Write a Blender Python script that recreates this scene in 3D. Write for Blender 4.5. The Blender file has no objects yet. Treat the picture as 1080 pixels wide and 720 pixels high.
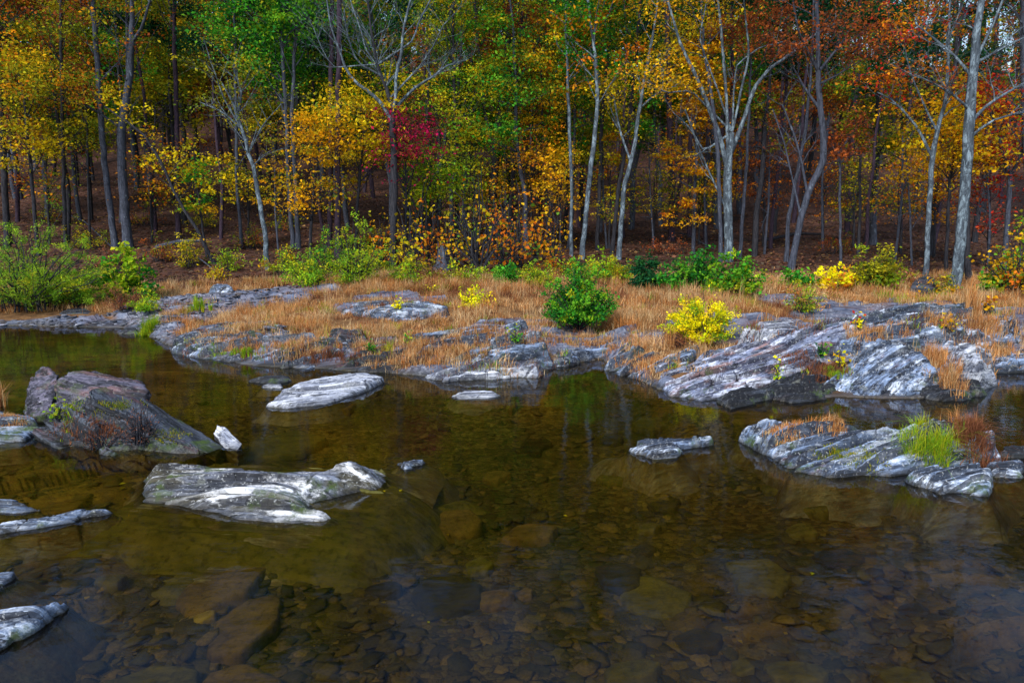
import bpy, math, random
import numpy as np, time, sys
_t0 = time.time()
def TM(m): print('TIME', m, round(time.time()-_t0, 1), file=sys.stderr)
from math import radians as R

random.seed(7); rng = np.random.default_rng(7)
sc = bpy.context.scene
col = sc.collection

# ------------------------------------------------------------------ camera model (pixels are those of the 1080x720 photograph)
H = 2.0; FPX = 720.0; PITCH = math.atan(120/720)
cp, sp_ = math.cos(PITCH), math.sin(PITCH)
def ray(px, py):
    dx = (px-540)/FPX; dy = -(py-360)/FPX
    return np.array([dx, cp+dy*sp_, -sp_+dy*cp])
def G(px, py, z=0.0):
    d = ray(px, py); t = (z-H)/d[2]
    return np.array([d[0]*t, d[1]*t, z])
def A(px, py, Y):
    d = ray(px, py); t = Y/d[1]
    return np.array([d[0]*t, Y, H+d[2]*t])
def proj(p):
    x, y, z = p[0], p[1], p[2]-H
    f = y*cp - z*sp_; u = y*sp_ + z*cp
    return 540+FPX*x/f, 360-FPX*u/f

# ------------------------------------------------------------------ noise
def _h(ix, iy, iz, s):
    n = (ix.astype(np.int64)*374761393 + iy.astype(np.int64)*668265263 + iz.astype(np.int64)*1442695041 + s*1013904223) & 0xffffffff
    n = ((n ^ (n >> 13))*1274126177) & 0xffffffff
    n = ((n ^ (n >> 15))*2246822519) & 0xffffffff
    n = n ^ (n >> 16)
    return n.astype(np.float64)/4294967295.0
def vn(x, y, z=0.0, s=0):
    x, y, z = np.broadcast_arrays(np.asarray(x, float), np.asarray(y, float), np.asarray(z, float))
    ix, iy, iz = np.floor(x), np.floor(y), np.floor(z)
    fx, fy, fz = x-ix, y-iy, z-iz
    fx = fx*fx*(3-2*fx); fy = fy*fy*(3-2*fy); fz = fz*fz*(3-2*fz)
    def L(a, b, t): return a+(b-a)*t
    c = lambda i, j, k: _h(ix+i, iy+j, iz+k, s)
    r = L(L(L(c(0,0,0), c(1,0,0), fx), L(c(0,1,0), c(1,1,0), fx), fy),
          L(L(c(0,0,1), c(1,0,1), fx), L(c(0,1,1), c(1,1,1), fx), fy), fz)
    return r*2-1
def fbm(x, y, z=0.0, s=0, o=4):
    a, t, f = 1.0, 0.0, 1.0
    for i in range(o):
        t = t + a*vn(np.asarray(x)*f, np.asarray(y)*f, np.asarray(z)*f, s+i*17); a *= .5; f *= 2.03
    return t/1.9
def sstep(a, b, x):
    t = np.clip((x-a)/(b-a), 0, 1); return t*t*(3-2*t)

# ------------------------------------------------------------------ mesh + object helpers
def mk(name, V, Q, mat, parent=None, colr=None, attrs=None, smooth=False, loc=None, T=None):
    V = np.asarray(V, np.float32); Q = np.asarray(Q, np.int32).reshape(-1, 4)
    T = np.zeros((0, 3), np.int32) if T is None else np.asarray(T, np.int32).reshape(-1, 3)
    me = bpy.data.meshes.new(name)
    me.vertices.add(len(V)); me.vertices.foreach_set('co', V.ravel())
    nl = len(Q)*4+len(T)*3
    me.loops.add(nl); me.loops.foreach_set('vertex_index', np.concatenate([Q.ravel(), T.ravel()]))
    me.polygons.add(len(Q)+len(T))
    st = np.concatenate([np.arange(len(Q))*4, len(Q)*4+np.arange(len(T))*3]).astype(np.int32)
    me.polygons.foreach_set('loop_start', st)
    if smooth: me.polygons.foreach_set('use_smooth', np.ones(len(st), bool))
    me.update(calc_edges=True)
    if colr is not None:
        a = me.attributes.new('tint', 'FLOAT_COLOR', 'POINT')
        c = np.ones((len(V), 4), np.float32); c[:, :3] = colr; a.data.foreach_set('color', c.ravel())
    for k, v in (attrs or {}).items():
        a = me.attributes.new(k, 'FLOAT', 'POINT'); a.data.foreach_set('value', np.asarray(v, np.float32).ravel())
    me.materials.append(mat)
    o = bpy.data.objects.new(name, me); col.objects.link(o)
    if parent: o.parent = parent
    if loc is not None: o.location = loc
    return o
def empty(name, loc, rz=0):
    o = bpy.data.objects.new(name, None); col.objects.link(o)
    o.location = loc; o.rotation_euler = (0, 0, rz); o.empty_display_size = .2
    return o
ALL_LABELS = set()
def tag(o, label, cat, group=None, kind=None):
    if label: o['label'] = label; ALL_LABELS.add(label)
    if cat: o['category'] = cat
    if group: o['group'] = group
    if kind: o['kind'] = kind
    return o

# ------------------------------------------------------------------ node helpers
class NT:
    def __init__(s, name):
        s.m = bpy.data.materials.new(name); s.m.use_nodes = True
        s.t = s.m.node_tree; s.t.nodes.clear(); s.out = s.n('ShaderNodeOutputMaterial')
    def n(s, typ, **k):
        nd = s.t.nodes.new(typ)
        for a, b in k.items(): setattr(nd, a, b)
        return nd
    def l(s, a, b): s.t.links.new(a, b)
    def val(s, sock, v):
        if hasattr(v, 'is_linked') or isinstance(v, bpy.types.NodeSocket): s.l(v, sock)
        else: sock.default_value = v
    def attr(s, nm, o='Fac'): return s.n('ShaderNodeAttribute', attribute_name=nm).outputs[o]
    def obj(s): return s.n('ShaderNodeTexCoord').outputs['Object']
    def pos(s): return s.n('ShaderNodeNewGeometry').outputs['Position']
    def sepz(s, v, ax='Z'):
        q = s.n('ShaderNodeSeparateXYZ'); s.l(v, q.inputs[0]); return q.outputs[ax]
    def mapp(s, v, sc_, loc=(0,0,0)):
        q = s.n('ShaderNodeMapping'); s.l(v, q.inputs[0]); q.inputs['Scale'].default_value = sc_; q.inputs['Location'].default_value = loc; return q.outputs[0]
    def noise(s, v, scale, detail=5, rough=.6, dist=0.0, out=0):
        q = s.n('ShaderNodeTexNoise'); s.l(v, q.inputs['Vector']); q.inputs['Scale'].default_value = scale
        q.inputs['Detail'].default_value = detail; q.inputs['Roughness'].default_value = rough; q.inputs['Distortion'].default_value = dist
        return q.outputs[out]
    def voro(s, v, scale, feat='F1', out='Distance'):
        q = s.n('ShaderNodeTexVoronoi', feature=feat); s.l(v, q.inputs['Vector']); q.inputs['Scale'].default_value = scale
        return q.outputs[out]
    def ramp(s, f, stops):
        q = s.n('ShaderNodeValToRGB'); s.l(f, q.inputs[0]); e = q.color_ramp.elements
        while len(e) < len(stops): e.new(.5)
        for el, (p, c) in zip(e, stops):
            el.position = p; el.color = (c, c, c, 1) if isinstance(c, (int, float)) else (*c, 1)
        return q.outputs[0]
    def mr(s, f, a, b, c=0.0, d=1.0):
        q = s.n('ShaderNodeMapRange'); s.l(f, q.inputs[0])
        for i, x in enumerate((a, b, c, d)): q.inputs[i+1].default_value = x
        return q.outputs[0]
    def mix(s, f, a, b, mode='MIX'):
        q = s.n('ShaderNodeMix', data_type='RGBA', blend_type=mode)
        s.val(q.inputs[0], f)
        for i, x in ((6, a), (7, b)):
            s.val(q.inputs[i], x if not isinstance(x, tuple) else (*x, 1))
        return q.outputs[2]
    def math(s, op, a, b=0.0):
        q = s.n('ShaderNodeMath', operation=op); s.val(q.inputs[0], a); s.val(q.inputs[1], b); return q.outputs[0]
    def bump(s, h, st=.5, d=.02, prev=None):
        q = s.n('ShaderNodeBump'); s.l(h, q.inputs['Height']); q.inputs['Strength'].default_value = st; q.inputs['Distance'].default_value = d
        if prev is not None: s.l(prev, q.inputs['Normal'])
        return q.outputs[0]
    def bsdf(s, c, rough=.8, nrm=None, spec=.3):
        q = s.n('ShaderNodeBsdfPrincipled'); s.val(q.inputs['Base Color'], c if not isinstance(c, tuple) else (*c, 1))
        s.val(q.inputs['Roughness'], rough); s.val(q.inputs['Specular IOR Level'], spec)
        if nrm is not None: s.l(nrm, q.inputs['Normal'])
        s.l(q.outputs[0], s.out.inputs[0]); return q

# ------------------------------------------------------------------ materials
def leaf_mat(name, trans=.35, gain=1.0):
    t = NT(name); c = t.attr('tint', 'Color')
    v = t.n('ShaderNodeNewGeometry').outputs['Random Per Island']
    k = t.mr(v, 0, 1, .72*gain, 1.22*gain)
    cb = t.n('ShaderNodeCombineXYZ'); [t.l(k, cb.inputs[i]) for i in range(3)]
    c = t.mix(1.0, c, cb.outputs[0], 'MULTIPLY')
    d = t.n('ShaderNodeBsdfDiffuse'); t.l(c, d.inputs[0])
    tr = t.n('ShaderNodeBsdfTranslucent'); t.l(c, tr.inputs[0])
    m = t.n('ShaderNodeMixShader'); m.inputs[0].default_value = trans
    t.l(d.outputs[0], m.inputs[1]); t.l(tr.outputs[0], m.inputs[2]); t.l(m.outputs[0], t.out.inputs[0])
    return t.m
M_LEAF = leaf_mat('leaf_blades', .40, 1.45); M_GRASS = leaf_mat('grass_blades', .25, 1.08)

def bark_mat(name, dark, light, lichen, lich_amt):
    t = NT(name); o = t.obj()
    n1 = t.noise(t.mapp(o, (9, 9, 1.6)), 2.2, 5, .65)
    c = t.ramp(n1, [(.3, dark), (.62, light)])
    n2 = t.noise(t.mapp(o, (4, 4, 1.6)), 2.0, 8, .78, .6)
    f = t.ramp(n2, [(max(.02, .62-lich_amt), 0.0), (max(.06, .72-lich_amt), 1.0)])
    c = t.mix(f, c, lichen)
    c = t.mix(t.ramp(t.noise(t.mapp(o, (2, 2, 3.5)), 3.1, 5, .7), [(.34, .75), (.44, 0.0)]), c, dark)
    t.bsdf(c, .9, t.bump(n1, .8, .03), .1)
    return t.m
B_PALE = bark_mat('pale_lichened_bark', (.025, .032, .042), (.085, .11, .14), (.22, .29, .35), .13)
B_GREY = bark_mat('grey_bark', (.02, .024, .034), (.075, .085, .12), (.24, .30, .38), .04)
B_DARK = bark_mat('dark_bark', (.010, .011, .016), (.045, .045, .055), (.20, .24, .24), -.06)
B_PINE = bark_mat('purple_brown_pine_bark', (.016, .012, .02), (.065, .045, .07), (.14, .13, .18), -.05)

def schist(name, dark, mid, light, white, white_amt, warm=None, warm_amt=0.0, moss=0.0, wet=1.0, speck=.45, side=.85):
    t = NT(name); o = t.obj(); p = t.pos()
    n1 = t.noise(t.mapp(o, (.9, 6.5, 6.5)), 1.6, 7, .68, .5)
    c = t.ramp(n1, [(.35, dark), (.45, mid), (.56, light), (.70, tuple(min(1, x*1.5) for x in light))])
    if warm:
        nw = t.noise(t.mapp(o, (.7, 2.8, 2.8), (3, 1, 2)), 1.5, 4, .6)
        c = t.mix(t.ramp(nw, [(.56-warm_amt, 0.0), (.66-warm_amt, .85)]), c, warm)
    nwh = t.noise(t.mapp(o, (1.1, 3.2, 3.2), (7, 3, 1)), 1.7, 8, .72, .3)
    c = t.mix(t.ramp(nwh, [(.60-white_amt, 0.0), (.68-white_amt, .9)]), c, white)
    # crack lines along the foliation
    n2 = t.noise(t.mapp(o, (1.6, 34, 34)), 1.0, 4, .6, .3)
    c = t.mix(t.ramp(n2, [(.36, .9), (.47, 0.0)]), c, tuple(x*.35 for x in dark))
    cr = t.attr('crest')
    c = t.mix(t.ramp(cr, [(.14, .95), (.36, 0.0)]), c, tuple(x*.4 for x in dark))  # crevices between the steps darkened in the colour, as if shaded
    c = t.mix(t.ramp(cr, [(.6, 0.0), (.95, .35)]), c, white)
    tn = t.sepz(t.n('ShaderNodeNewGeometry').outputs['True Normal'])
    c = t.mix(t.ramp(tn, [(.12, side), (.5, 0.0)]), c, tuple(x*.9 for x in dark))  # steep and under faces painted darker, shade put into the colour
    bl_ = t.noise(o, 5.5, 7, .75, .4)
    c = t.mix(t.ramp(bl_, [(.58, 0.0), (.63, .55)]), c, (.16, .17, .15))
    c = t.mix(t.ramp(bl_, [(.36, .5), (.42, 0.0)]), c, tuple(x*1.5 for x in dark))
    # speckled lichen
    sp = t.noise(o, 38, 3, .6)
    c = t.mix(t.ramp(sp, [(.60, 0.0), (.66, speck)]), c, (.55, .57, .58))
    c = t.mix(t.ramp(sp, [(.32, .5), (.40, 0.0)]), c, tuple(x*.6 for x in dark))
    if moss > 0:
        nm = t.noise(o, 3.2, 6, .7)
        z = t.sepz(p)
        k = t.math('MULTIPLY', t.ramp(nm, [(.60-moss*.3, 0.0), (.70-moss*.3, 1.0)]), t.mr(z, .25, .02, .45, 1.0))
        c = t.mix(k, c, (.05, .085, .012))
    z = t.sepz(p)
    zn = t.math('ADD', z, t.math('MULTIPLY', t.noise(o, 5, 4, .6), .06))
    c = t.mix(t.mr(z, .0, -.04), c, t.mix(.8, c, t.ramp(t.noise(o, 3, 5, .7), [(.35, (.05, .036, .010)), (.65, (.17, .12, .033))])))
    wf = t.mr(zn, .03, .075, wet, 0.0)
    c = t.mix(t.math('MULTIPLY', wf, t.mr(z, -.06, -.01)), c, t.mix(.85, c, (.018, .016, .012)))
    r = t.mr(wf, 0, 1, .78, .35)
    b = t.bump(n2, .5, .02); b = t.bump(t.noise(o, 26, 6, .7), .45, .015, b)
    t.bsdf(c, r, b, .35)
    return t.m
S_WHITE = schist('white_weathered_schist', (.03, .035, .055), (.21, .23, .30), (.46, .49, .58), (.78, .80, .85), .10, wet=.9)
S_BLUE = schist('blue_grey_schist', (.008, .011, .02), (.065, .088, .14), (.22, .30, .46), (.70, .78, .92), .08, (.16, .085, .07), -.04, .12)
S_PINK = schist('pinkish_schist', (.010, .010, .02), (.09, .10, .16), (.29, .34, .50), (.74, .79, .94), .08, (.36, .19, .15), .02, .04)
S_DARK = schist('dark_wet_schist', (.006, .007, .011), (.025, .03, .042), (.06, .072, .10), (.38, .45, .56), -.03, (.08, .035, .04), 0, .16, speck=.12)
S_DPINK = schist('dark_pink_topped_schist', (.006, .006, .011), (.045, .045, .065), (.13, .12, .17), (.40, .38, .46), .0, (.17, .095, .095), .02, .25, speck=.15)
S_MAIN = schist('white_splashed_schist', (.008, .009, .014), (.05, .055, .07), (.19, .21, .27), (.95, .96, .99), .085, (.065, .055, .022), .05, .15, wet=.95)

def sub_mat(name, a, b):
    t = NT(name); o = t.obj()
    n = t.noise(t.mapp(o, (1.2, 3, 3)), 3, 6, .7)
    c = t.ramp(n, [(.3, a), (.7, b)])
    c = t.mix(t.ramp(t.noise(o, 22, 4, .6), [(.35, .5), (.5, 0.0)]), c, tuple(x*.3 for x in a))
    t.bsdf(c, .8, t.bump(n, .5, .03), .1)
    return t.m
SUB = [sub_mat('submerged_brown_stone', (.07, .05, .015), (.22, .155, .05)), sub_mat('submerged_olive_stone', (.055, .055, .014), (.17, .15, .038)),
       sub_mat('submerged_dark_stone', (.015, .014, .007), (.06, .05, .018)),
       sub_mat('submerged_ochre_stone', (.16, .12, .025), (.42, .33, .08))]

# ------------------------------------------------------------------ terrain
shore_px = [(-900, 344), (-300, 344), (0, 344), (130, 345), (188, 366), (215, 376), (270, 386), (330, 388), (400, 393), (450, 397), (565, 394), (600, 384), (635, 379), (650, 388), (700, 412), (735, 420),
            (812, 412), (870, 421), (960, 420), (1020, 415), (1040, 393), (1080, 390), (1500, 385)]
_s = np.array([G(a, b, 0)[:2] for a, b in shore_px])
_s = _s[np.argsort(_s[:, 0])]
def shoreY(x): return np.interp(x, _s[:, 0], _s[:, 1])
patches = [(845, 402, 60, 16), (205, 318, 75, 12), (300, 312, 60, 8), (90, 337, 110, 8), (230, 345, 70, 10), (410, 322, 60, 7), (330, 355, 60, 9), (470, 352, 60, 12), (560, 340, 70, 6), (520, 365, 70, 14), (600, 355, 60, 10),
           (670, 350, 50, 7), (800, 345, 90, 14), (840, 322, 40, 5), (960, 335, 120, 14), (1060, 350, 80, 18), (930, 360, 80, 20), (440, 300, 30, 3), (1130, 345, 90, 20), (-60, 335, 80, 8), (400, 350, 25, 4)]
_pp = []
for a, b, ra, rb in patches:
    c = G(a, b, .35); _pp.append((c[0], c[1], abs(G(a+ra, b, .35)[0]-c[0]), abs(G(a, b-rb, .35)[1]-G(a, b+rb, .35)[1])/2))
def rockmask(x, y):
    m = np.zeros(np.shape(x))
    for cx, cy, rx, ry in _pp:
        d = np.sqrt(((x-cx)/rx)**2+((y-cy)/ry)**2)
        m = np.maximum(m, 1-sstep(.7, 1.25, d))
    n = fbm(np.asarray(x)*1.1, np.asarray(y)*2.2, 0, 31, 4)
    m = sstep(.45, .65, m*.9 + n*.75 - .05)
    s = y-shoreY(x)
    return np.clip(np.maximum(m, 1-sstep(.1, .35, s+n*.5)), 0, 1)
def terr_detail(x, y, s0=0):
    """layered schist steps; returns offset in m and 0..1 crest value"""
    ca, sa = math.cos(R(14)), math.sin(R(14))
    u = x*ca+y*sa; v = -x*sa+y*ca
    w = fbm(u*.5, v*.9, 0, 5+s0, 3)*.5
    d = 0; c = 0
    for f, a in ((1.6, .10), (4.3, .045), (10.5, .018)):
        q = (v+w)*f + fbm(u*.6, v*2, 0, 9, 2)*.8; i = np.floor(q); fr = q-i
        hsh = _h(i, np.zeros_like(i), np.zeros_like(i), int(f*10))
        d = d + a*((1-fr)**1.5*.9+hsh*.8-.3); c = c + ((1-fr)*.6+hsh*.4)/3
    return d, np.clip(c, 0, 1)
def terrain(x, y, full=False):
    x = np.asarray(x, float); y = np.asarray(y, float)
    s = y-shoreY(x) + fbm(x*1.3, y*1.3, 0, 3, 3)*.18
    n = fbm(x*.35, y*.35, 0, 12, 4)
    # stream bed
    bed = -.04-.27*sstep(0, 3.2, -s) + n*.10
    left = sstep(0, 3, -x-.6)
    bed = bed + left*.14*sstep(1, 3, -s)
    up = .10*(1-np.exp(-np.maximum(s, 0)/.35)) + .055*np.clip(s, 0, 9) + n*.10*sstep(0, 1.5, s)
    yk = np.maximum(y-19.5, 0); sl = .085+.075*sstep(6, -10, x)
    hill = sl*np.minimum(yk, 26) + .34*np.maximum(yk-26, 0) + fbm(x*.12, y*.12, 0, 44, 3)*np.clip(yk*.06, 0, 1.2)
    z = np.where(s > 0, up+hill, bed)
    rm = rockmask(x, y)*(1-sstep(17, 19, y))
    d, c = terr_detail(x, y)
    under = sstep(0, -.6, s)
    slabs = sstep(.05, .35, fbm(x*.55, y*.8, 0, 71, 3)+left*.35)        # bedrock slabs on the bed
    amp = np.where(s > 0, rm, under*(.25+.9*slabs))
    z = z + d*amp*np.where(s > 0, sstep(0, .4, s)*.8+.15, 1) + fbm(x*3, y*3, 0, 8, 3)*.02
    z = np.where(s <= 0, np.minimum(z, -.035+.0*s), np.maximum(z, .012))
    if full: return z, rm, c*amp+(1-amp)*.5, s, slabs
    return z
def tz(x, y): return float(terrain(np.array([x]), np.array([y]))[0])
def ground_hit(px, py):
    d = ray(px, py); t = np.concatenate([np.linspace(2, 40, 1500), np.linspace(40, 110, 500)])
    P = d[None]*t[:, None]; P[:, 2] += H
    z = np.maximum(terrain(P[:, 0], P[:, 1]), 0)
    k = np.where(P[:, 2] <= z)[0]
    return P[k[0]] if len(k) else P[-1]

def grid_quads(nr, nc):
    i = np.arange((nr-1)*(nc-1)); r = i//(nc-1); c = i % (nc-1)
    a = r*nc+c; return np.stack([a, a+1, a+nc+1, a+nc], 1)
yy = np.concatenate([np.linspace(-5, 2, 30), np.linspace(2.02, 9, 240), np.linspace(9.02, 20, 420), np.linspace(20.1, 45, 130), np.linspace(45.5, 120, 60)])
uu = np.linspace(-1.5, 1.5, 640)
YY, UU = np.meshgrid(yy, uu, indexing='ij'); XX = UU*(np.maximum(YY, -3)+4.2)
Z, RM, CR, SS, SL = terrain(XX.ravel(), YY.ravel(), True)
V = np.stack([XX.ravel(), YY.ravel(), Z], 1)

t = NT('stream_bank_ground'); p = t.pos()
rock = t.attr('rockiness'); crest = t.attr('crest'); sh = t.attr('shore'); slb = t.attr('slab')
n1 = t.noise(t.mapp(p, (.9, 5, 5)), 1.6, 7, .68, .4)
rc = t.ramp(n1, [(.3, (.01, .012, .02)), (.45, (.075, .09, .14)), (.62, (.20, .235, .33)), (.8, (.48, .53, .62))])
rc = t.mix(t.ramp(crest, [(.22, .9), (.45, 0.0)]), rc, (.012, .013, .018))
rc = t.mix(t.ramp(t.noise(p, .9, 4, .6), [(.5, 0.0), (.7, .6)]), rc, (.20, .11, .09))
soil = t.ramp(t.noise(p, 6, 6, .7), [(.3, (.05, .025, .012)), (.5, (.17, .085, .035)), (.7, (.30, .17, .07))])
lit = t.ramp(t.voro(p, 9, out='Color'), [(.1, (.025, .013, .012)), (.45, (.085, .038, .027)), (.75, (.15, .07, .045)), (.95, (.09, .06, .05))])
lit = t.mix(t.ramp(t.noise(p, .8, 4, .6), [(.35, .75), (.6, 0.0)]), lit, (.02, .012, .010))
yv = t.sepz(p, 'Y')
soil = t.mix(t.mr(t.math('ADD', yv, t.math('MULTIPLY', t.noise(p, .6, 3, .6), 4)), 18, 21), soil, lit)
c = t.mix(rock, soil, rc)
# gravel grains
gr = t.ramp(t.voro(p, 28, out='Color'), [(.2, (.05, .05, .06)), (.6, (.2, .2, .24)), (.9, (.42, .42, .46))])
c = t.mix(t.math('MULTIPLY', rock, t.ramp(t.noise(p, 1.1, 3, .5), [(.48, 0.0), (.6, .6)])), c, gr)
# the bed below the water: cobbles, silt, algae and painted depth shade
wp = t.mapp(p, (1, 1.7, 1)); cc = t.voro(wp, 21, out='Color'); ce = t.voro(wp, 21, 'DISTANCE_TO_EDGE')
bc = t.ramp(cc, [(.1, (.03, .027, .008)), (.5, (.115, .088, .024)), (.85, (.21, .165, .05))])
bc = t.mix(t.ramp(ce, [(.0, .6), (.09, 0.0)]), bc, (.012, .010, .005))
sl = t.ramp(t.noise(t.mapp(p, (.8, 2.5, 2.5)), 2.4, 6, .7, .4), [(.3, (.035, .026, .007)), (.5, (.16, .11, .028)), (.75, (.30, .215, .06))])
sl = t.mix(t.ramp(crest, [(.25, .9), (.45, 0.0)]), sl, (.010, .008, .004))
bc = t.mix(slb, bc, sl)
bc = t.mix(t.ramp(t.noise(p, .7, 4, .6), [(.46, 0.0), (.62, .6)]), bc, (.04, .05, .010))
bc = t.mix(t.mr(t.sepz(p), -.15, -.5, 0.0, .7), bc, (.012, .010, .004))  # deeper bed painted darker, standing in for light lost in the water
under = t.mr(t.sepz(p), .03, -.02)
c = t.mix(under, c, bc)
damp = t.mr(t.sepz(p), .02, .09, .75, 0.0)
c = t.mix(t.math('MULTIPLY', damp, t.math('SUBTRACT', 1.0, under)), c, (.03, .028, .022))
b = t.bump(t.noise(p, 14, 6, .7), .6, .03); b = t.bump(n1, .6, .03, b); b = t.bump(ce, .5, .02, b)
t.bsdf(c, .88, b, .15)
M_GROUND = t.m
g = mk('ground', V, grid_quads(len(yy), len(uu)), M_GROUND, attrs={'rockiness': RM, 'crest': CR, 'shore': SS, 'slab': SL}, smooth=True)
g['kind'] = 'structure'

# ------------------------------------------------------------------ water
t = NT('clear_brown_stream_water'); p = t.pos()
bmp = t.bump(t.noise(t.mapp(p, (1, 1.6, 1)), 1.3, 3, .5), .05, .1)
bmp = t.bump(t.noise(t.mapp(p, (3, 5, 1)), 3.0, 3, .5), .03, .03, bmp)
tr = t.n('ShaderNodeBsdfTransparent'); tr.inputs[0].default_value = (.78, .69, .37, 1)
gl = t.n('ShaderNodeBsdfGlossy'); gl.inputs['Roughness'].default_value = .045; gl.inputs[0].default_value = (.68, .80, 1.0, 1); t.l(bmp, gl.inputs['Normal'])
fr = t.n('ShaderNodeFresnel'); fr.inputs[0].default_value = 1.33; t.l(bmp, fr.inputs['Normal'])
m = t.n('ShaderNodeMixShader'); t.l(fr.outputs[0], m.inputs[0]); t.l(tr.outputs[0], m.inputs[1]); t.l(gl.outputs[0], m.inputs[2]); t.l(m.outputs[0], t.out.inputs[0])
xs = np.linspace(-34, 34, 30); ys = np.linspace(-6, 15.5, 12); a, b_ = np.meshgrid(xs, ys)
w = mk('water', np.stack([a.ravel(), b_.ravel(), a.ravel()*0], 1), grid_quads(12, 30), t.m); w['kind'] = 'structure'

# ------------------------------------------------------------------ rocks
def poly_sd(px, py, poly):
    d = np.full(px.shape, 1e9); ins = np.zeros(px.shape, bool); n = len(poly)
    for i in range(n):
        ax, ay = poly[i]; bx, by = poly[(i+1) % n]
        ex, ey = bx-ax, by-ay; wx, wy = px-ax, py-ay
        k = np.clip((wx*ex+wy*ey)/(ex*ex+ey*ey+1e-12), 0, 1)
        d = np.minimum(d, (wx-ex*k)**2+(wy-ey*k)**2)
        cond = ((ay > py) != (by > py)) & (px < (bx-ax)*(py-ay)/((by-ay) if abs(by-ay) > 1e-9 else 1e-9)+ax)
        ins ^= cond
    return np.where(ins, np.sqrt(d), -np.sqrt(d))
ROCKS = []
class Rock:
    def __init__(s, pts, grain=20, dome=.08, edge=.12, amp=1.0, steep=2.6, seed=0, flip=-1, rough=1.0):
        P = np.array([G(*q) for q in pts]); s.c = P[:, :2].mean(0); s.g = R(grain); s.seed = seed
        L = s.loc(P[:, 0], P[:, 1]); s.poly = np.stack(L, 1)
        M_ = np.stack([L[0], L[1], np.ones(len(P))], 1)
        s.pl = np.linalg.solve(M_.T@M_+np.eye(3)*np.array([.02, .02, 0]), M_.T@P[:, 2])
        s.size = math.sqrt(np.ptp(L[0])*np.ptp(L[1]))
        s.dome, s.edge, s.amp, s.steep, s.flip, s.rough = dome, edge*.6, amp*1.25, steep, flip, rough
        ROCKS.append(s)
    def loc(s, x, y):
        dx, dy = x-s.c[0], y-s.c[1]; c, k = math.cos(s.g), math.sin(s.g)
        return dx*c+dy*k, -dx*k+dy*c
    def zl(s, x, y):
        sz = s.size; sd = poly_sd(x, y, s.poly)
        o = s.seed*7.3
        blk = _h(np.floor(x*2.6/sz**.5+vn(x*2, y*7, 0, s.seed)*.6), np.floor(y*9/sz**.5+vn(x, y*2, 0, s.seed+2)*.8), np.zeros_like(x), s.seed+8)-.5
        fade = np.clip(1+sd/.10, .2, 1)
        sd = sd + fade*(fbm(x*2.2/sz**.5+o, y*4/sz**.5, 0, s.seed, 4)*.06 + blk*(.10 if s.rough > .85 else .05) + vn(x*9, y*16, 0, s.seed+3)*.018)*sz**.6*s.rough
        d = 0; cr = 0; k = min(1.0, sz/1.2)
        wv = fbm(x*.9+o, y*1.3, 0, s.seed+1, 3)*.16*k
        for f, a in ((3.2/k, .075*k), (8.5/k, .034*k), (21/k, .013*k)):
            q = (y+wv)*f*s.flip + fbm(x*.9, y*1.5+o, 0, s.seed+5, 2)*.7
            i = np.floor(q); fr = q-i
            hh = _h(i, np.floor(x*(1.1 if s.rough > .85 else .28)/k+hashf(i)*5+vn(x*3, y*3, 0, 4)*.2), np.zeros_like(i), s.seed+int(f))
            d = d + a*((fr**1.5-.5)*1.3+(hh-.5)*1.1); cr = cr+(fr*.65+hh*.35)/3
        jx = x*.8/k+vn(x*1.5, y*2.2, 0, s.seed+31)*.9+y*.6; jf = np.abs(jx-np.floor(jx)-.5); jn = np.clip(1-jf/.025, 0, 1)*(_h(np.floor(jx), np.floor(y*2/k), np.zeros_like(jx), s.seed) > .45)
        d = d-jn*.05*k; cr = cr*(1-jn)
        d = d*s.amp + (fbm(x*6, y*9, 0, s.seed+9, 3)*.016*k + fbm(x*1.8, y*2.2, 0, s.seed+19, 2)*.05*k)*s.rough
        base = s.pl[0]*x+s.pl[1]*y+s.pl[2]
        S = 1-np.exp(-np.maximum(sd, 0)/s.edge)
        z = base + s.dome*S + d*(.35+.65*S) + np.minimum(sd, 0)*s.steep
        z = np.where(z < -.03, -.03+(z+.03)*(.55+.35*vn(x*2, y*3, 0, s.seed)), z)
        return z, np.clip(cr+.0*sd, 0, 1)
    def z(s, x, y):
        a, b = s.loc(np.asarray(x, float), np.asarray(y, float)); return s.zl(a, b)[0]
def hashf(i): return _h(i, i*0+3, i*0, 77)
GRASSY = []
from mathutils import Vector, Matrix, Euler
from mathutils.bvhtree import BVHTree
import bmesh
class Facet: pass
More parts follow.
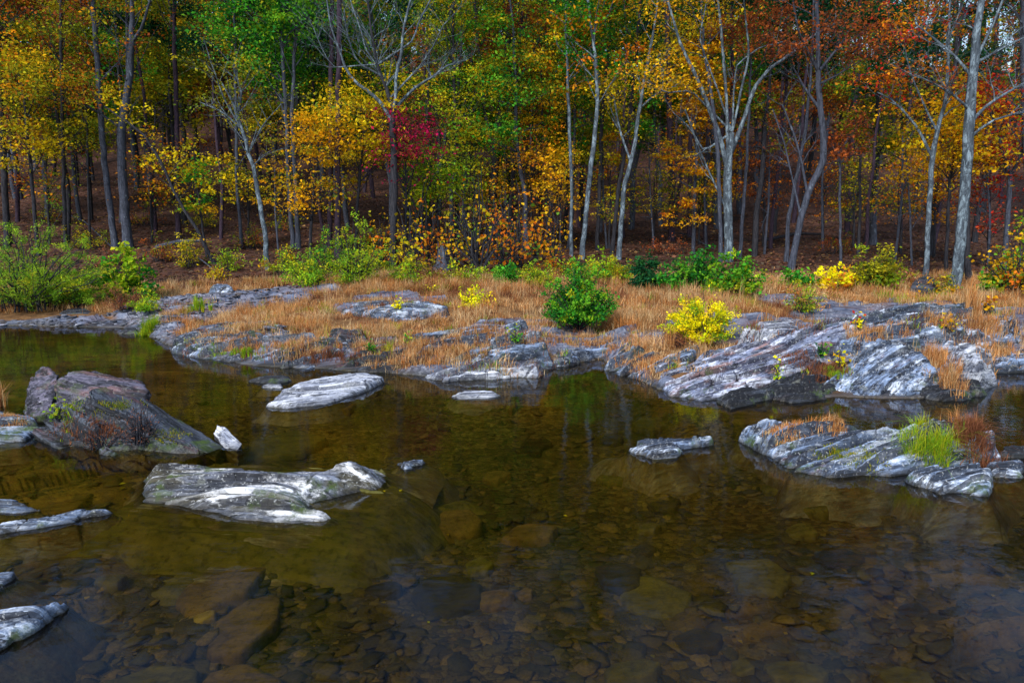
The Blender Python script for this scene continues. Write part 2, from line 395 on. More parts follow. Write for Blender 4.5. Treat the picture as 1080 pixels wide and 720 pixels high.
def facet(name, label, cat, pts, mat, grain=0, tilt=0, th=None, bottom=None, seed=0, amp=1.0, res=.022):
    P = [G(*q) for q in pts]
    if th: P += [p-np.array([0, 0, th]) for p in P]
    if bottom is not None: P += [np.array([p[0], p[1]*1.0, bottom]) for p in P]
    P = np.array(P); c = P.mean(0); c[2] = 0
    bm = bmesh.new(); vs = [bm.verts.new(Vector(p-c)) for p in P]
    r_ = bmesh.ops.convex_hull(bm, input=vs)
    bmesh.ops.delete(bm, geom=[v for v in bm.verts if not v.link_faces], context='VERTS')
    bmesh.ops.triangulate(bm, faces=bm.faces[:])
    for _ in range(9):
        e = [e for e in bm.edges if e.calc_length() > res*2]
        if not e: break
        bmesh.ops.subdivide_edges(bm, edges=e, cuts=1); bmesh.ops.triangulate(bm, faces=[f for f in bm.faces if len(f.verts) > 3])
    bm.normal_update()
    M_ = Euler((0, R(tilt), R(grain))).to_matrix(); Mi = M_.inverted()
    V = np.array([v.co[:] for v in bm.verts]); N = np.array([v.normal[:] for v in bm.verts]); L = V@np.array(M_)
    x, y, z = L[:, 0], L[:, 1], L[:, 2]; d = 0; cr = 0
    for f, a in ((7, .035), (17, .018), (36, .008)):
        q = (z*1.0+y*.35+fbm(x*1.5, y*1.5, z, seed, 2)*.06)*f; i = np.floor(q); fr = q-i; hh = _h(i, np.floor(x*1.6+i*.37), i*0, seed+f); d = d+a*(hh-.5+(fr-.5)*.5); cr = cr+(fr*.5+hh*.5)/3
    d = d*amp+fbm(x*5, y*5, z*5, seed+3, 4)*.022
    V = V+N*d[:, None]
    F_ = np.array([[v.index for v in f.verts] for f in bm.faces]) if not bm.verts.index_update() else None
    bv = BVHTree.FromPolygons([tuple(v) for v in V], [tuple(map(int, f)) for f in F_])
    L = V@np.array(M_)
    o = mk(name, L, np.zeros((0, 4)), mat, T=F_, attrs={'crest': np.clip(cr, 0, 1)}, loc=tuple(c)); o.rotation_euler = (0, R(tilt), R(grain))
    tag(o, label, cat)
    r = Facet(); r.c = c[:2]; r.poly = (P[:, :2]-c[:2])
    def zf(X, Y):
        X = np.asarray(X, float); out = np.full(X.shape, -9.0); fx = X.ravel(); fy = np.asarray(Y, float).ravel(); fo = out.ravel()
        for k in range(len(fx)):
            h = bv.ray_cast(Vector((fx[k]-c[0], fy[k]-c[1], 3)), Vector((0, 0, -1)))
            if h[0] is not None: fo[k] = h[0].z
        return fo.reshape(X.shape)
    r.z = zf; r.ob = o; ROCKS.append(r); bm.free(); return r
def rock(name, label, cat, pts, mat, **k):
    zc = k.pop('zcut', -.45); grp = k.pop('group', None)
    r = Rock(pts, **k)
    m = .30 if pts[0][1] < 440 else .6; x0, y0 = r.poly.min(0)-m; x1, y1 = r.poly.max(0)+m
    q = min(1, max(.35, r.size/1.3))
    nx = int(min(220, max(40, (x1-x0)/(.026*q)))); ny = int(min(330, max(50, (y1-y0)/(.011*q))))
    gy, gx = np.meshgrid(np.linspace(y0, y1, ny), np.linspace(x0, x1, nx), indexing='ij')
    z, cr = r.zl(gx.ravel(), gy.ravel())
    z = np.maximum(z, zc)
    Q = grid_quads(ny, nx); Q = Q[(z[Q] > zc+1e-4).any(1)]
    used = np.zeros(len(z), bool); used[Q] = True; idx = np.cumsum(used)-1
    V = np.stack([gx.ravel(), gy.ravel(), z], 1)[used]
    o = mk(name, V, idx[Q], mat, attrs={'crest': cr[used]}, loc=(r.c[0], r.c[1], 0), smooth=False)
    o.rotation_euler = (0, 0, r.g)
    tag(o, label, cat, grp)
    r.ob = o
    return r
CACHE = {}
def build_cache():
    gx = np.arange(-14, 16, .03); gy = np.arange(1.5, 20, .03); X, Y = np.meshgrid(gx, gy)
    T_ = terrain(X.ravel(), Y.ravel()).reshape(X.shape); Hh = T_.copy()
    for r in ROCKS:
        m = float(np.abs(r.poly).max()*1.42+.5)
        a, b = np.searchsorted(gx, [r.c[0]-m, r.c[0]+m]); c, d = np.searchsorted(gy, [r.c[1]-m, r.c[1]+m])
        if b > a and d > c:
            z = r.z(X[c:d, a:b].ravel(), Y[c:d, a:b].ravel()).reshape(d-c, b-a); Hh[c:d, a:b] = np.maximum(Hh[c:d, a:b], z)
    CACHE.update(T=T_, H=Hh)
def _look(x, y, k='H'):
    x = np.asarray(x, float); y = np.asarray(y, float); F_ = CACHE[k]
    u = (x+14)/.03; v = (y-1.5)/.03; ok = (u >= 0) & (v >= 0) & (u < F_.shape[1]-1) & (v < F_.shape[0]-1)
    ui = np.clip(u, 0, F_.shape[1]-2); vi = np.clip(v, 0, F_.shape[0]-2); i = ui.astype(int); j = vi.astype(int); fu = ui-i; fv = vi-j
    z = (F_[j, i]*(1-fu)+F_[j, i+1]*fu)*(1-fv)+(F_[j+1, i]*(1-fu)+F_[j+1, i+1]*fu)*fv
    if not ok.all(): z = z.copy(); z[~ok] = terrain(x[~ok], y[~ok])
    return z
def topz(x, y): return _look(x, y, 'H')
def onrock_(x, y): return _look(x, y, 'H') > _look(x, y, 'T')+.02

main = rock('river_rock', 'large foreground rock splashed with white, low in the water left of centre', 'rock',
     [(168,500,.05),(200,484,.17),(240,481,.22),(300,486,.22),(340,489,.20),(372,492,.14),(376,500,.08),(340,507,.10),(312,514,.12),(315,530,.10),(338,545,.02),(300,552,.0),(250,546,.0),(190,530,.0),(150,535,-.04)], S_MAIN, grain=-6, dome=.04, edge=.12, seed=1, steep=.9, amp=.5, rough=.8)
rock('submerged_shelf', 'brown underwater shelf spreading around the white splashed foreground rock', 'rock',
     [(125,548,-.07),(160,505,-.04),(230,492,-.04),(400,502,-.04),(425,530,-.05),(360,556,-.06),(260,568,-.07),(170,565,-.08)], SUB[1], grain=-8, dome=.02, edge=.1, seed=2, amp=.5, steep=1.2)
rock('river_rock', 'broad flat white slab tapering to a point, in the water below the grassy left bank', 'rock',
     [(282,427,.02),(300,412,.05),(330,399,.09),(365,393,.11),(403,397,.08),(385,410,.03),(345,424,.02),(305,430,.01)], S_WHITE, grain=24, dome=.03, edge=.05, seed=3, amp=.25, rough=.6)
rock('river_rock', 'mossy green stone beside the pointed white slab', 'rock',
     [(262,402,0),(272,395,.06),(300,395,.06),(308,401,.01),(285,406,0)], S_DARK, grain=10, dome=.05, seed=4, amp=.6)
rock('river_rock', 'tiny pale stone just in front of the mossy green stone', 'rock',
     [(275,409,0),(282,404,.04),(296,405,.03),(297,410,0)], S_WHITE, grain=0, dome=.03, seed=5, amp=.4)
facet('river_rock', 'small white wedge stone right of the dark brambly outcrop', 'rock',
     [(226,455,.08),(229,448,.12),(237,450,.12),(256,467,.04),(250,475,.0),(238,470,.02)], S_WHITE, grain=-38, tilt=15, bottom=-.25, seed=6, amp=.5, res=.012)
rock('river_rock', 'little bluish stone tip right of the white splashed foreground rock', 'rock',
     [(420,490,0),(430,484,.05),(449,483,.04),(447,489,0),(428,495,0)], S_BLUE, grain=15, dome=.03, edge=.05, seed=7, amp=.6)
facet('rock_slab', 'tall dark block with a flat pinkish top on the left outcrop', 'rock',
     [(64,396,.50),(72,390,.52),(105,390,.50),(150,402,.44),(156,412,.40),(112,408,.44),(50,440,.14),(60,450,.12),(158,440,.16),(140,448,.12)], S_DPINK, grain=-12, tilt=8, bottom=-.3, seed=8, amp=1.5)
facet('rock_slab', 'lumpy dark grey knob at the left end of the dark outcrop', 'rock',
     [(24,432,.06),(29,410,.28),(38,392,.40),(48,388,.44),(60,394,.40),(60,412,.26),(52,436,.10),(36,440,.06)], S_DPINK, grain=60, tilt=30, bottom=-.3, seed=9, amp=1.3)
facet('rock_outcrop', 'dark rugged body of the left outcrop, overgrown with brambles', 'rock',
     [(40,460,.02),(46,440,.18),(72,424,.32),(98,420,.36),(130,425,.32),(170,446,.16),(222,477,-.02),(190,486,-.06),(112,485,-.06),(62,478,-.06)], S_DARK, grain=-25, tilt=14, bottom=-.35, seed=10, amp=3.2)
facet('rock_slab', 'long dark slab slanting down rightward to the water on the left outcrop', 'rock',
     [(92,412,.42),(112,408,.43),(150,420,.34),(205,450,.13),(237,472,.0),(228,481,-.02),(180,462,.12),(100,424,.37)], S_DARK, grain=-32, tilt=16, th=.07, seed=47, amp=.9)
rock('river_rock', 'blue slab cut by the left edge, beside the dark outcrop', 'rock',
     [(-120,450,.1),(-60,432,.15),(0,430,.17),(30,436,.13),(44,450,.06),(20,464,.02),(-60,474,0)], S_BLUE, grain=5, dome=.06, edge=.08, seed=11, amp=.6)
rock('river_rock', 'long thin blue slab lying on the water at the left edge, below the outcrop', 'rock',
     [(-60,562,.0),(0,550,.04),(60,541,.05),(112,535,.04),(121,541,0),(60,553,0),(0,563,0)], S_BLUE, grain=14, dome=.03, edge=.04, seed=12, amp=.5)
rock('river_rock', 'short blue slab just above the long thin slab at the left edge', 'rock',
     [(-50,540,0),(-10,526,.03),(22,526,.04),(50,538,0),(10,544,0)], S_BLUE, grain=-5, dome=.02, edge=.04, seed=13, amp=.5)
rock('river_rock', 'small rock tip at the left edge above the bottom left boulder', 'rock',
     [(-40,622,0),(-5,602,.04),(16,603,.03),(12,612,0),(-10,624,0)], S_BLUE, grain=20, dome=.02, edge=.04, seed=14, amp=.5)
rock('river_rock', 'grey blue boulder with white ridge in the bottom left corner', 'rock',
     [(-60,680,.02),(-20,645,.08),(40,631,.10),(68,633,.05),(50,650,.02),(32,667,0),(-10,690,0)], S_BLUE, grain=25, dome=.05, edge=.05, seed=15, amp=.8)
rock('river_rock', 'isolated white and grey rock in mid stream, left of the grassy island', 'rock',
     [(660,474,.01),(685,461,.09),(722,456,.12),(748,463,.05),(742,469,.0),(718,474,.0),(712,482,0),(690,484,0),(672,480,0)], S_BLUE, grain=22, dome=.05, edge=.07, seed=16, amp=.9)
isl = rock('rock_island', 'broad grassy rock island in the stream at right', 'rock',
     [(785,463,.02),(815,454,.12),(860,446,.22),(920,440,.32),(985,438,.36),(1035,446,.32),(1045,470,.12),(1000,488,.05),(940,502,.0),(880,507,-.02),(835,500,-.01),(812,482,0)], S_BLUE, grain=17, dome=.12, edge=.16, seed=17, amp=.85, rough=.84)
rock('river_rock', 'blocky dark rock with white streaks at the near right foot of the grassy island', 'rock',
     [(958,508,.0),(980,494,.10),(1030,491,.14),(1043,504,.06),(1040,523,0),(992,521,0)], S_BLUE, grain=10, dome=.06, edge=.05, seed=18, steep=3)
rock('river_rock', 'white patched stone between the grassy island and the right edge', 'rock',
     [(1043,494,.02),(1058,483,.09),(1078,486,.06),(1078,503,0),(1052,506,0)], S_BLUE, grain=0, dome=.05, edge=.04, seed=19)
rock('river_rock', 'low dark rock cut by the right edge, right of the grassy island', 'rock',
     [(1045,477,.03),(1065,469,.09),(1130,468,.1),(1140,480,0),(1070,484,0)], S_DARK, grain=0, dome=.05, edge=.05, seed=20)
rock('rock_slab', 'big pinkish tilted slab below and right of the round yellow bush', 'rock',
     [(690,398,.02),(720,382,.22),(760,364,.40),(820,350,.55),(880,338,.66),(905,342,.64),(880,362,.42),(835,385,.26),(790,404,.12),(740,424,.0),(706,418,.0)], S_PINK, grain=29, dome=.05, edge=.08, seed=21, amp=.55, rough=.6, steep=2.5)
rock('rock_slab', 'low layered rock tip with dry grass, left of the big pinkish tilted slab', 'rock',
     [(637,388,.02),(655,374,.14),(700,368,.30),(735,366,.34),(725,384,.2),(690,402,.02),(655,396,0)], S_BLUE, grain=22, dome=.05, edge=.08, seed=22)
rock('rock_slab', 'dark jagged slab at the water line under the big pinkish tilted slab', 'rock',
     [(758,424,.0),(780,410,.12),(800,407,.14),(814,413,.08),(800,424,0),(770,431,0)], S_DARK, grain=20, dome=.05, edge=.05, seed=23)
rock('rock_slab', 'long grey ledge at the top of the right bank behind the tilted slabs', 'rock',
     [(850,350,.5),(900,334,.66),(960,324,.74),(1035,322,.74),(1070,336,.6),(1010,350,.5),(930,358,.46),(880,362,.42)], S_BLUE, grain=20, dome=.06, edge=.1, seed=24)
rock('rock_slab', 'second tilted grey slab with fine diagonal layers, behind the grassy island', 'rock',
     [(866,408,.06),(890,386,.28),(925,364,.46),(972,368,.48),(992,384,.36),(985,405,.12),(958,419,0),(900,419,0)], S_BLUE, grain=33, dome=.07, edge=.08, seed=25, amp=.55, rough=.7)
rock('rock_slab', 'small dark block at the foot of the fine layered slab', 'rock',
     [(972,410,.08),(1000,398,.16),(1030,404,.12),(1038,414,.02),(1005,424,0),(975,421,0)], S_DARK, grain=10, dome=.05, edge=.05, seed=26)
rock('boulder', 'bright white boulder on the right bank beside the dry grass', 'rock',
     [(998,382,.34),(1004,368,.46),(1028,365,.48),(1044,376,.36),(1032,388,.26),(1008,388,.26)], S_WHITE, grain=30, dome=.12, edge=.07, seed=27, amp=.4)
rock('rock_slab', 'layered ledge cut by the right edge, right of the bright white boulder', 'rock',
     [(1036,390,.05),(1044,372,.28),(1080,362,.38),(1180,358,.4),(1180,392,.02),(1080,392,.0)], S_BLUE, grain=8, dome=.06, edge=.1, seed=28)
rock('rock_slab', 'banded white and grey slab at the water edge in the middle of the bank', 'rock',
     [(448,398,.01),(470,386,.14),(530,378,.24),(566,378,.26),(568,392,.04),(520,400,0),(468,403,0)], S_WHITE, grain=12, dome=.05, edge=.06, seed=29, amp=.9)
rock('rock_slab', 'dark ledge along the inlet below the green round bush', 'rock',
     [(566,382,.08),(600,362,.26),(640,356,.32),(700,354,.36),(712,366,.2),(670,376,.03),(625,378,.0),(590,388,0)], S_BLUE, grain=8, dome=.05, edge=.08, seed=30)
rock('river_rock', 'small dark rock standing in the mouth of the inlet', 'rock',
     [(586,385,.0),(592,375,.10),(604,373,.11),(612,384,0)], S_DARK, grain=10, dome=.03, edge=.04, seed=31)
rock('river_rock', 'thin white stone lying flat in front of the banded bank slab', 'rock',
     [(478,418,.01),(488,412,.04),(512,411,.05),(532,416,.02),(515,420,0),(484,421,0)], S_WHITE, grain=4, dome=.02, edge=.04, seed=32, amp=.3)
rock('rock_slab', 'mossy layered point of the left bank where the pool begins', 'rock',
     [(182,366,.08),(196,352,.22),(250,350,.30),(330,352,.34),(372,358,.30),(360,378,.08),(320,390,.0),(268,386,.0),(212,378,.0)], S_BLUE, grain=14, dome=.06, edge=.12, seed=33)
rock('rock_slab', 'dark low ledge behind the pointed white slab', 'rock',
     [(350,388,.02),(380,372,.16),(440,366,.24),(470,374,.2),(455,392,.02),(400,394,0)], S_DARK, grain=12, dome=.05, edge=.08, seed=34)
rock('rock_slab', 'stepped grey ledge rising in the middle of the grassy bank', 'rock',
     [(410,372,.2),(450,354,.38),(500,344,.5),(556,346,.5),(574,362,.36),(540,374,.24),(470,382,.14)], S_BLUE, grain=18, dome=.08, edge=.1, seed=35)
rock('rock_slab', 'dark shaded ledge in the cleft between the two tilted slabs', 'rock',
     [(800,412,.02),(826,396,.14),(862,382,.24),(900,382,.26),(898,400,.08),(860,412,.0),(820,418,0)], S_DARK, grain=25, dome=.05, edge=.05, seed=43)
rock('rock_slab', 'low dark wet rock at the waterline between the two tilted slabs', 'rock',
     [(806,420,0),(828,404,.10),(868,398,.13),(890,406,.06),(868,421,0),(835,425,0)], S_DARK, grain=12, dome=.05, edge=.05, seed=52)
rock('boulder', 'small pale boulder at the forest edge above the grey gravel', 'rock',
     [(222,303,.5),(229,300,.54),(240,300,.56),(244,303,.52)], S_BLUE, grain=0, dome=.05, edge=.1, seed=36, amp=.4)
rock('boulder', 'dark round boulder at the foot of the big pale tree on the right', 'rock',
     [(962,303,.62),(966,296,.7),(984,295,.7),(990,303,.62)], S_DARK, grain=0, dome=.16, edge=.15, seed=37, amp=.4)
rock('boulder', 'dark boulder amid the orange grass above the mossy point', 'rock',
     [(350,352,.34),(356,346,.44),(378,345,.44),(384,352,.34)], S_DARK, grain=0, dome=.1, edge=.1, seed=38, amp=.6)
rock('rock_slab', 'pale flat slab between grass tufts high on the middle bank', 'rock',
     [(362,326,.42),(390,319,.5),(450,318,.54),(470,323,.5),(420,330,.42)], S_BLUE, grain=5, dome=.05, edge=.1, seed=39, amp=.5)
rock('rock_slab', 'white topped slab half hidden in dry grass right of the round yellow bush', 'rock',
     [(785,348,.5),(800,338,.58),(832,337,.6),(840,345,.54),(815,352,.48)], S_WHITE, grain=10, dome=.02, edge=.1, seed=40, amp=.5)
rock('rock_slab', 'dark grey rocks on the gravel shore at the far left', 'rock',
     [(60,334,.1),(70,327,.18),(92,327,.18),(98,334,.1)], S_DARK, grain=0, dome=.06, edge=.1, seed=41, amp=.6)
rock('river_rock', 'dark low stone at the waterline below the gravel shore', 'rock',
     [(126,352,.0),(132,345,.10),(142,345,.10),(146,352,0)], S_DARK, grain=0, dome=.05, edge=.08, seed=42, amp=.6)

build_cache()
LAND = [('the white splashed foreground rock', 290, 520), ('the pointed white slab', 340, 412), ('the grassy rock island', 915, 470), ('the isolated mid-stream rock', 705, 470),
        ('the long thin blue slab', 60, 548), ('the bottom left boulder', 35, 650), ('the dark brambly outcrop', 130, 450), ('the small white wedge stone', 240, 462),
        ('the little bluish stone tip', 435, 488), ('the thin flat white stone', 505, 416), ('the banded bank slab', 510, 390), ('the blocky streaked rock', 1000, 508)]
_cnt = {}
ORD = ['nearest', 'second nearest', 'third nearest', 'fourth nearest', 'fifth nearest', 'sixth nearest', 'seventh nearest', 'eighth nearest', 'ninth nearest', 'tenth nearest', 'eleventh nearest', 'twelfth nearest', 'thirteenth nearest', 'fourteenth nearest', 'fifteenth nearest', 'sixteenth nearest', 'seventeenth nearest', 'eighteenth nearest', 'nineteenth nearest', 'twentieth nearest']
def surf_hit(px, py):
    d = ray(px, py); t = np.linspace(2.5, 24, 1400); P = d[None]*t[:, None]; P[:, 2] += H
    z = np.maximum(topz(P[:, 0], P[:, 1]), 0); k = np.where(P[:, 2] <= z)[0]
    p = P[k[0]] if len(k) else P[-1]; p[2] = z[k[0]] if len(k) else 0
    return p
def where_labels(items, lands):
    """items: (object, description, px, py) -> label with side and rank relative to the closest landmark"""
    b = {}
    for o, d, px, py in items:
        k = min(lands, key=lambda l: (l[1]-px)**2+(l[2]-py)**2)
        dx, dy = px-k[1], py-k[2]
        side = ('right of' if dx > 0 else 'left of') if abs(dx) > abs(dy) else ('in front of' if dy > 0 else 'behind')
        b.setdefault((d, side, k[0]), []).append((math.hypot(dx, dy), o))
    for (d, side, k), L in b.items():
        L.sort(key=lambda q: q[0])
        for i, (_, o) in enumerate(L):
            tag(o, f'{d} {side} {k}' + (f', {ORD[i]}' if len(L) > 1 else ''), None)

# submerged stones: slabs one can count
subs = []
def sub_stone(px, py, rx, ry, rot, m, top=None, desc=None):
    c = G(px, py, -.15); zb = float(_look(np.array([c[0]]), np.array([c[1]]), 'T')[0])
    wx = abs(G(px+rx, py, -.15)[0]-c[0]); wy = abs(G(px, py-ry, -.15)[1]-G(px, py+ry, -.15)[1])/2
    n = 72; nr = 9; th = np.linspace(0, 2*math.pi, n, endpoint=False); sd = random.randint(0, 9999)
    k = random.choice([5, 6, 7]); a0 = random.random()*6
    poly = []; 
    rr = np.ones(n)
    for j in range(k):
        a = a0+j*2*math.pi/k+random.uniform(-.25, .25); dist = random.uniform(.68, .95)
        cc = np.cos(th-a); rr = np.minimum(rr, np.where(cc > .1, dist/np.maximum(cc, .1), 1.3))
    rr = rr*(1+.04*vn(np.cos(th)*4+sd, np.sin(th)*4, 0, sd))
    h = top if top is not None else random.uniform(.03, .07)
    V = [[0, 0, h]]
    prof = [(.3, 1.0), (.6, 1.0), (.82, .97), (.93, .88), (.98, .7), (1.01, .4), (1.03, 0), (1.05, -.6), (1.05, -1.5)]
    for t_, z_ in prof:
        x = rr*wx*t_*np.cos(th); y = rr*wy*t_*np.sin(th)
        z = h*z_ + (fbm(x*5+sd, y*9, 0, sd, 3)*.012+.02*(x/max(wx, .01)) if z_ > .5 else 0)
        V += list(np.stack([x, y, z+0*x], 1))
    V = np.array(V); Q = []; T = [[0, 1+i, 1+(i+1) % n] for i in range(n)]
    for r_ in range(len(prof)-1):
        for i in range(n):
            a = 1+r_*n+i; b = 1+r_*n+(i+1) % n; Q.append([a, a+n, b+n, b])
    o = mk('submerged_stone', V, Q, SUB[m], T=T, loc=(c[0], c[1], min(zb+.01, -.04-h)), smooth=False)
    o.rotation_euler = (0, 0, rot*.3)
    d = desc or ['submerged brown stone', 'submerged olive stone', 'submerged dark stone'][m]
    if desc: tag(o, desc, 'stone')
    else: o['category'] = 'stone'; o['group'] = 'stones lying under the clear water'; subs.append((o, d, px, py))
sub_stone(300, 468, 42, 15, 0, 1, desc='big rounded olive stone under the water right of the small white wedge stone')
sub_stone(800, 588, 36, 20, -.4, 1, desc='smooth oval stone alone under the water in the right foreground')
sub_stone(207, 636, 20, 7, .3, 3, .022, desc='bright yellow ochre stone under the water above the bottom left corner')
sub_stone(350, 432, 34, 6, 0, 0); sub_stone(470, 608, 40, 22, .2, 2); sub_stone(690, 610, 46, 26, .2, 1); sub_stone(655, 590, 30, 16, 0, 2)
sub_stone(235, 600, 48, 30, .1, 0); sub_stone(260, 640, 40, 30, .2, 0); sub_stone(560, 545, 34, 9, 0, 0); sub_stone(540, 435, 6, 4, 0, 0)
sub_stone(240, 705, 55, 26, 0, 0); sub_stone(165, 700, 60, 20, .1, 1)
tries = 0; placed = [(300,468,45),(800,588,40),(207,636,20),(350,432,34),(470,608,40),(690,610,46),(655,590,30),(235,600,48),(260,640,40),(560,545,34),(240,705,55),(165,700,60)]
while len(subs) < 48 and tries < 4000:
    tries += 1
    py = random.uniform(418, 716); px = random.uniform(10, 1070); s = random.uniform(8, 30)*(.5+(py-400)/330)
    if any(abs(px-a)/(r+s) < .8 and abs(py-b)/(r+s) < .5 for a, b, r in placed): continue
    c = G(px, py, 0)
    if shoreY(c[0])-c[1] < .3 or bool(onrock_(np.array([c[0]]), np.array([c[1]]))[0]): continue
    placed.append((px, py, s)); sub_stone(px, py, s, s*random.uniform(.3, .5), random.uniform(-1, 1), random.choice([0, 1, 1, 2, 2]))
where_labels(subs, LAND)

# pebbles on the bed (uncountable)
def pebbles(n, name, x0, x1, y0, y1, mat, ok, smin, smax, zoff=0.0, pal=None):
    c = [np.cos(np.arange(6)*math.pi/3), np.sin(np.arange(6)*math.pi/3)]
    top = np.stack([c[0]*.6, c[1]*.6, np.full(6, 1.0)], 1); mid = np.stack([c[0], c[1], np.full(6, .45)], 1); bot = np.stack([c[0]*.9, c[1]*.9, np.full(6, -.4)], 1)
    B = np.concatenate([top, mid, bot])
    Qb = np.array([[i, 6+i, 6+(i+1) % 6, (i+1) % 6] for i in range(6)]+[[6+i, 12+i, 12+(i+1) % 6, 6+(i+1) % 6] for i in range(6)]+[[0, 1, 2, 3], [0, 3, 4, 5]])
    py = rng.uniform(y0, y1, n); px = rng.uniform(x0, x1, n)
    dx = (px-540)/FPX; dy = -(py-360)/FPX; tt = (-.2-H)/(-sp_+dy*cp); X = dx*tt; Y = (cp+dy*sp_)*tt
    k = ok(X, Y); X, Y = X[k], Y[k]; m = len(X)
    S = smin+(smax-smin)*rng.random(m)**4
    B_ = B[None]*(1+.24*rng.standard_normal((m, 18, 1)))
    B_ = B_*np.stack([S, S*rng.uniform(.5, .95, m), S*rng.uniform(.08, .28, m)], 1)[:, None, :]
    a = rng.uniform(0, 6.28, m); ca, sa = np.cos(a)[:, None], np.sin(a)[:, None]
    x = B_[:, :, 0]*ca-B_[:, :, 1]*sa; y = B_[:, :, 0]*sa+B_[:, :, 1]*ca
    tl = rng.uniform(-.25, .25, m)[:, None]
    z = B_[:, :, 2]+x*tl + (terrain(X, Y)+zoff)[:, None]
    V = np.stack([x+X[:, None], y+Y[:, None], z], 2).reshape(-1, 3)
    Q = (Qb[None]+(np.arange(m)*18)[:, None, None]).reshape(-1, 4)
    P = np.array(pal)[rng.integers(0, len(pal), m)]*rng.uniform(.6, 1.3, (m, 1))
    return mk(name, V, Q, mat, colr=np.repeat(P, 18, 0))
t = NT('pebble_stone'); cpb = t.attr('tint', 'Color'); nn = t.noise(t.pos(), 60, 3, .6)
t.bsdf(t.mix(t.ramp(nn, [(.35, .5), (.6, 0.0)]), cpb, (.01, .01, .008)), .8, None, .2); M_PEB = t.m
tag(pebbles(10000, 'pebbles', -60, 1140, 425, 760, M_PEB, lambda X, Y: (shoreY(X)-Y > .25) & (fbm(X*.8, Y*.8, 0, 55, 2) > -.35), .010, .09, .0,
    [(.11, .085, .026), (.08, .065, .02), (.15, .11, .032), (.06, .055, .018), (.10, .085, .028)]), 'small brown and olive pebbles covering the stream bed', 'pebbles', kind='stuff')
tag(pebbles(12000, 'gravel', -60, 320, 308, 378, M_PEB, lambda X, Y: (Y-shoreY(X) > 0) & (rockmask(X, Y) > .2), .02, .11, .0,
    [(.15, .16, .20), (.08, .085, .11), (.27, .28, .34), (.13, .11, .11)]), 'grey gravel of the far left shore', 'gravel', kind='stuff')

# ------------------------------------------------------------------ vegetation primitives
PAL = dict(
 yellow=[(.50, .40, .012), (.62, .46, .01), (.34, .32, .015), (.60, .34, .01)],
 gold=[(.68, .36, .01), (.76, .42, .012), (.60, .27, .008), (.55, .38, .015)],
 orange=[(.60, .17, .01), (.62, .25, .01), (.45, .11, .008), (.50, .20, .02)],
 rust=[(.30, .075, .02), (.22, .06, .025), (.38, .10, .02), (.16, .05, .02)],
 red=[(.50, .035, .02), (.42, .02, .02), (.55, .08, .02)],
 magenta=[(.32, .008, .06), (.24, .01, .05), (.38, .02, .05)],
 olive=[(.16, .20, .015), (.26, .25, .015), (.10, .15, .015), (.36, .28, .012)],
 ylgreen=[(.22, .38, .015), (.34, .44, .02), (.13, .30, .02), (.46, .44, .02)],
 green=[(.03, .20, .02), (.06, .28, .02), (.02, .13, .02), (.13, .32, .02)],
 dkgreen=[(.015, .09, .03), (.01, .06, .025), (.03, .12, .03), (.02, .10, .02)],
 pine=[(.008, .045, .022), (.012, .06, .025), (.006, .03, .016)],
 bright=[(.70, .66, .01), (.80, .72, .01), (.52, .60, .01), (.85, .64, .01)],
 willow=[(.15, .30, .02), (.24, .38, .025), (.10, .21, .02), (.32, .34, .03)],
 mixed=[(.55, .28, .01), (.60, .15, .015), (.30, .28, .02), (.10, .20, .02), (.60, .38, .015)],
 dry=[(.60, .31, .12), (.54, .26, .09), (.70, .43, .20), (.40, .17, .06), (.56, .22, .06), (.66, .46, .24)],
 straw=[(.62, .42, .22), (.70, .50, .28), (.52, .33, .15), (.60, .36, .14)],
 drydk=[(.24, .09, .045), (.18, .07, .035), (.30, .12, .06)],
 litter=[(.13, .055, .034), (.09, .045, .034), (.18, .08, .045), (.06, .034, .028), (.26, .15, .06), (.12, .09, .06)],
)
def pick(pal, n): P = np.array(PAL[pal]); return P[rng.integers(0, len(P), n)]
def leaves(C, size, cols, flat=.55, asp=.62):
    """one bent diamond blade per centre; C (n,3); size (n,) or scalar"""
    n = len(C); size = np.broadcast_to(np.asarray(size, float), (n,))*(.5+.95*rng.random(n)**1.4)
    nrm = rng.standard_normal((n, 3)); nrm[:, 2] = np.abs(nrm[:, 2])*(1+2.2*flat); nrm /= np.linalg.norm(nrm, axis=1)[:, None]
    a = rng.standard_normal((n, 3)); u = np.cross(nrm, a); u /= np.linalg.norm(u, axis=1)[:, None]; v = np.cross(nrm, u)
    u = u*size[:, None]*.5; v = v*(size*asp*.5)[:, None]; b = nrm*(size*.12)[:, None]
    V = np.stack([C-u, C-v*1.0+b+u*.1, C+u, C+v+b+u*.1], 1).reshape(-1, 3)
    return V, np.arange(n*4).reshape(-1, 4), np.repeat(cols, 4, 0)
def tube(pts, rad, sides=6):
    pts = np.asarray(pts, float); n = len(pts); rad = np.asarray(rad, float)
    tg = np.gradient(pts, axis=0); tg /= np.linalg.norm(tg, axis=1)[:, None]+1e-9
    ref = np.array([0, 1.0, .13]) if abs(tg[0][1]) < .8 else np.array([1.0, 0, .1])
    u = np.cross(tg, ref); u /= np.linalg.norm(u, axis=1)[:, None]+1e-9; v = np.cross(tg, u)
    th = np.arange(sides)*2*math.pi/sides
    V = pts[:, None]+rad[:, None, None]*(u[:, None]*np.cos(th)[None, :, None]+v[:, None]*np.sin(th)[None, :, None])
    i = np.arange((n-1)*sides); r = i//sides; c = i % sides; c2 = (c+1) % sides
    return V.reshape(-1, 3), np.stack([r*sides+c, r*sides+c2, (r+1)*sides+c2, (r+1)*sides+c], 1)
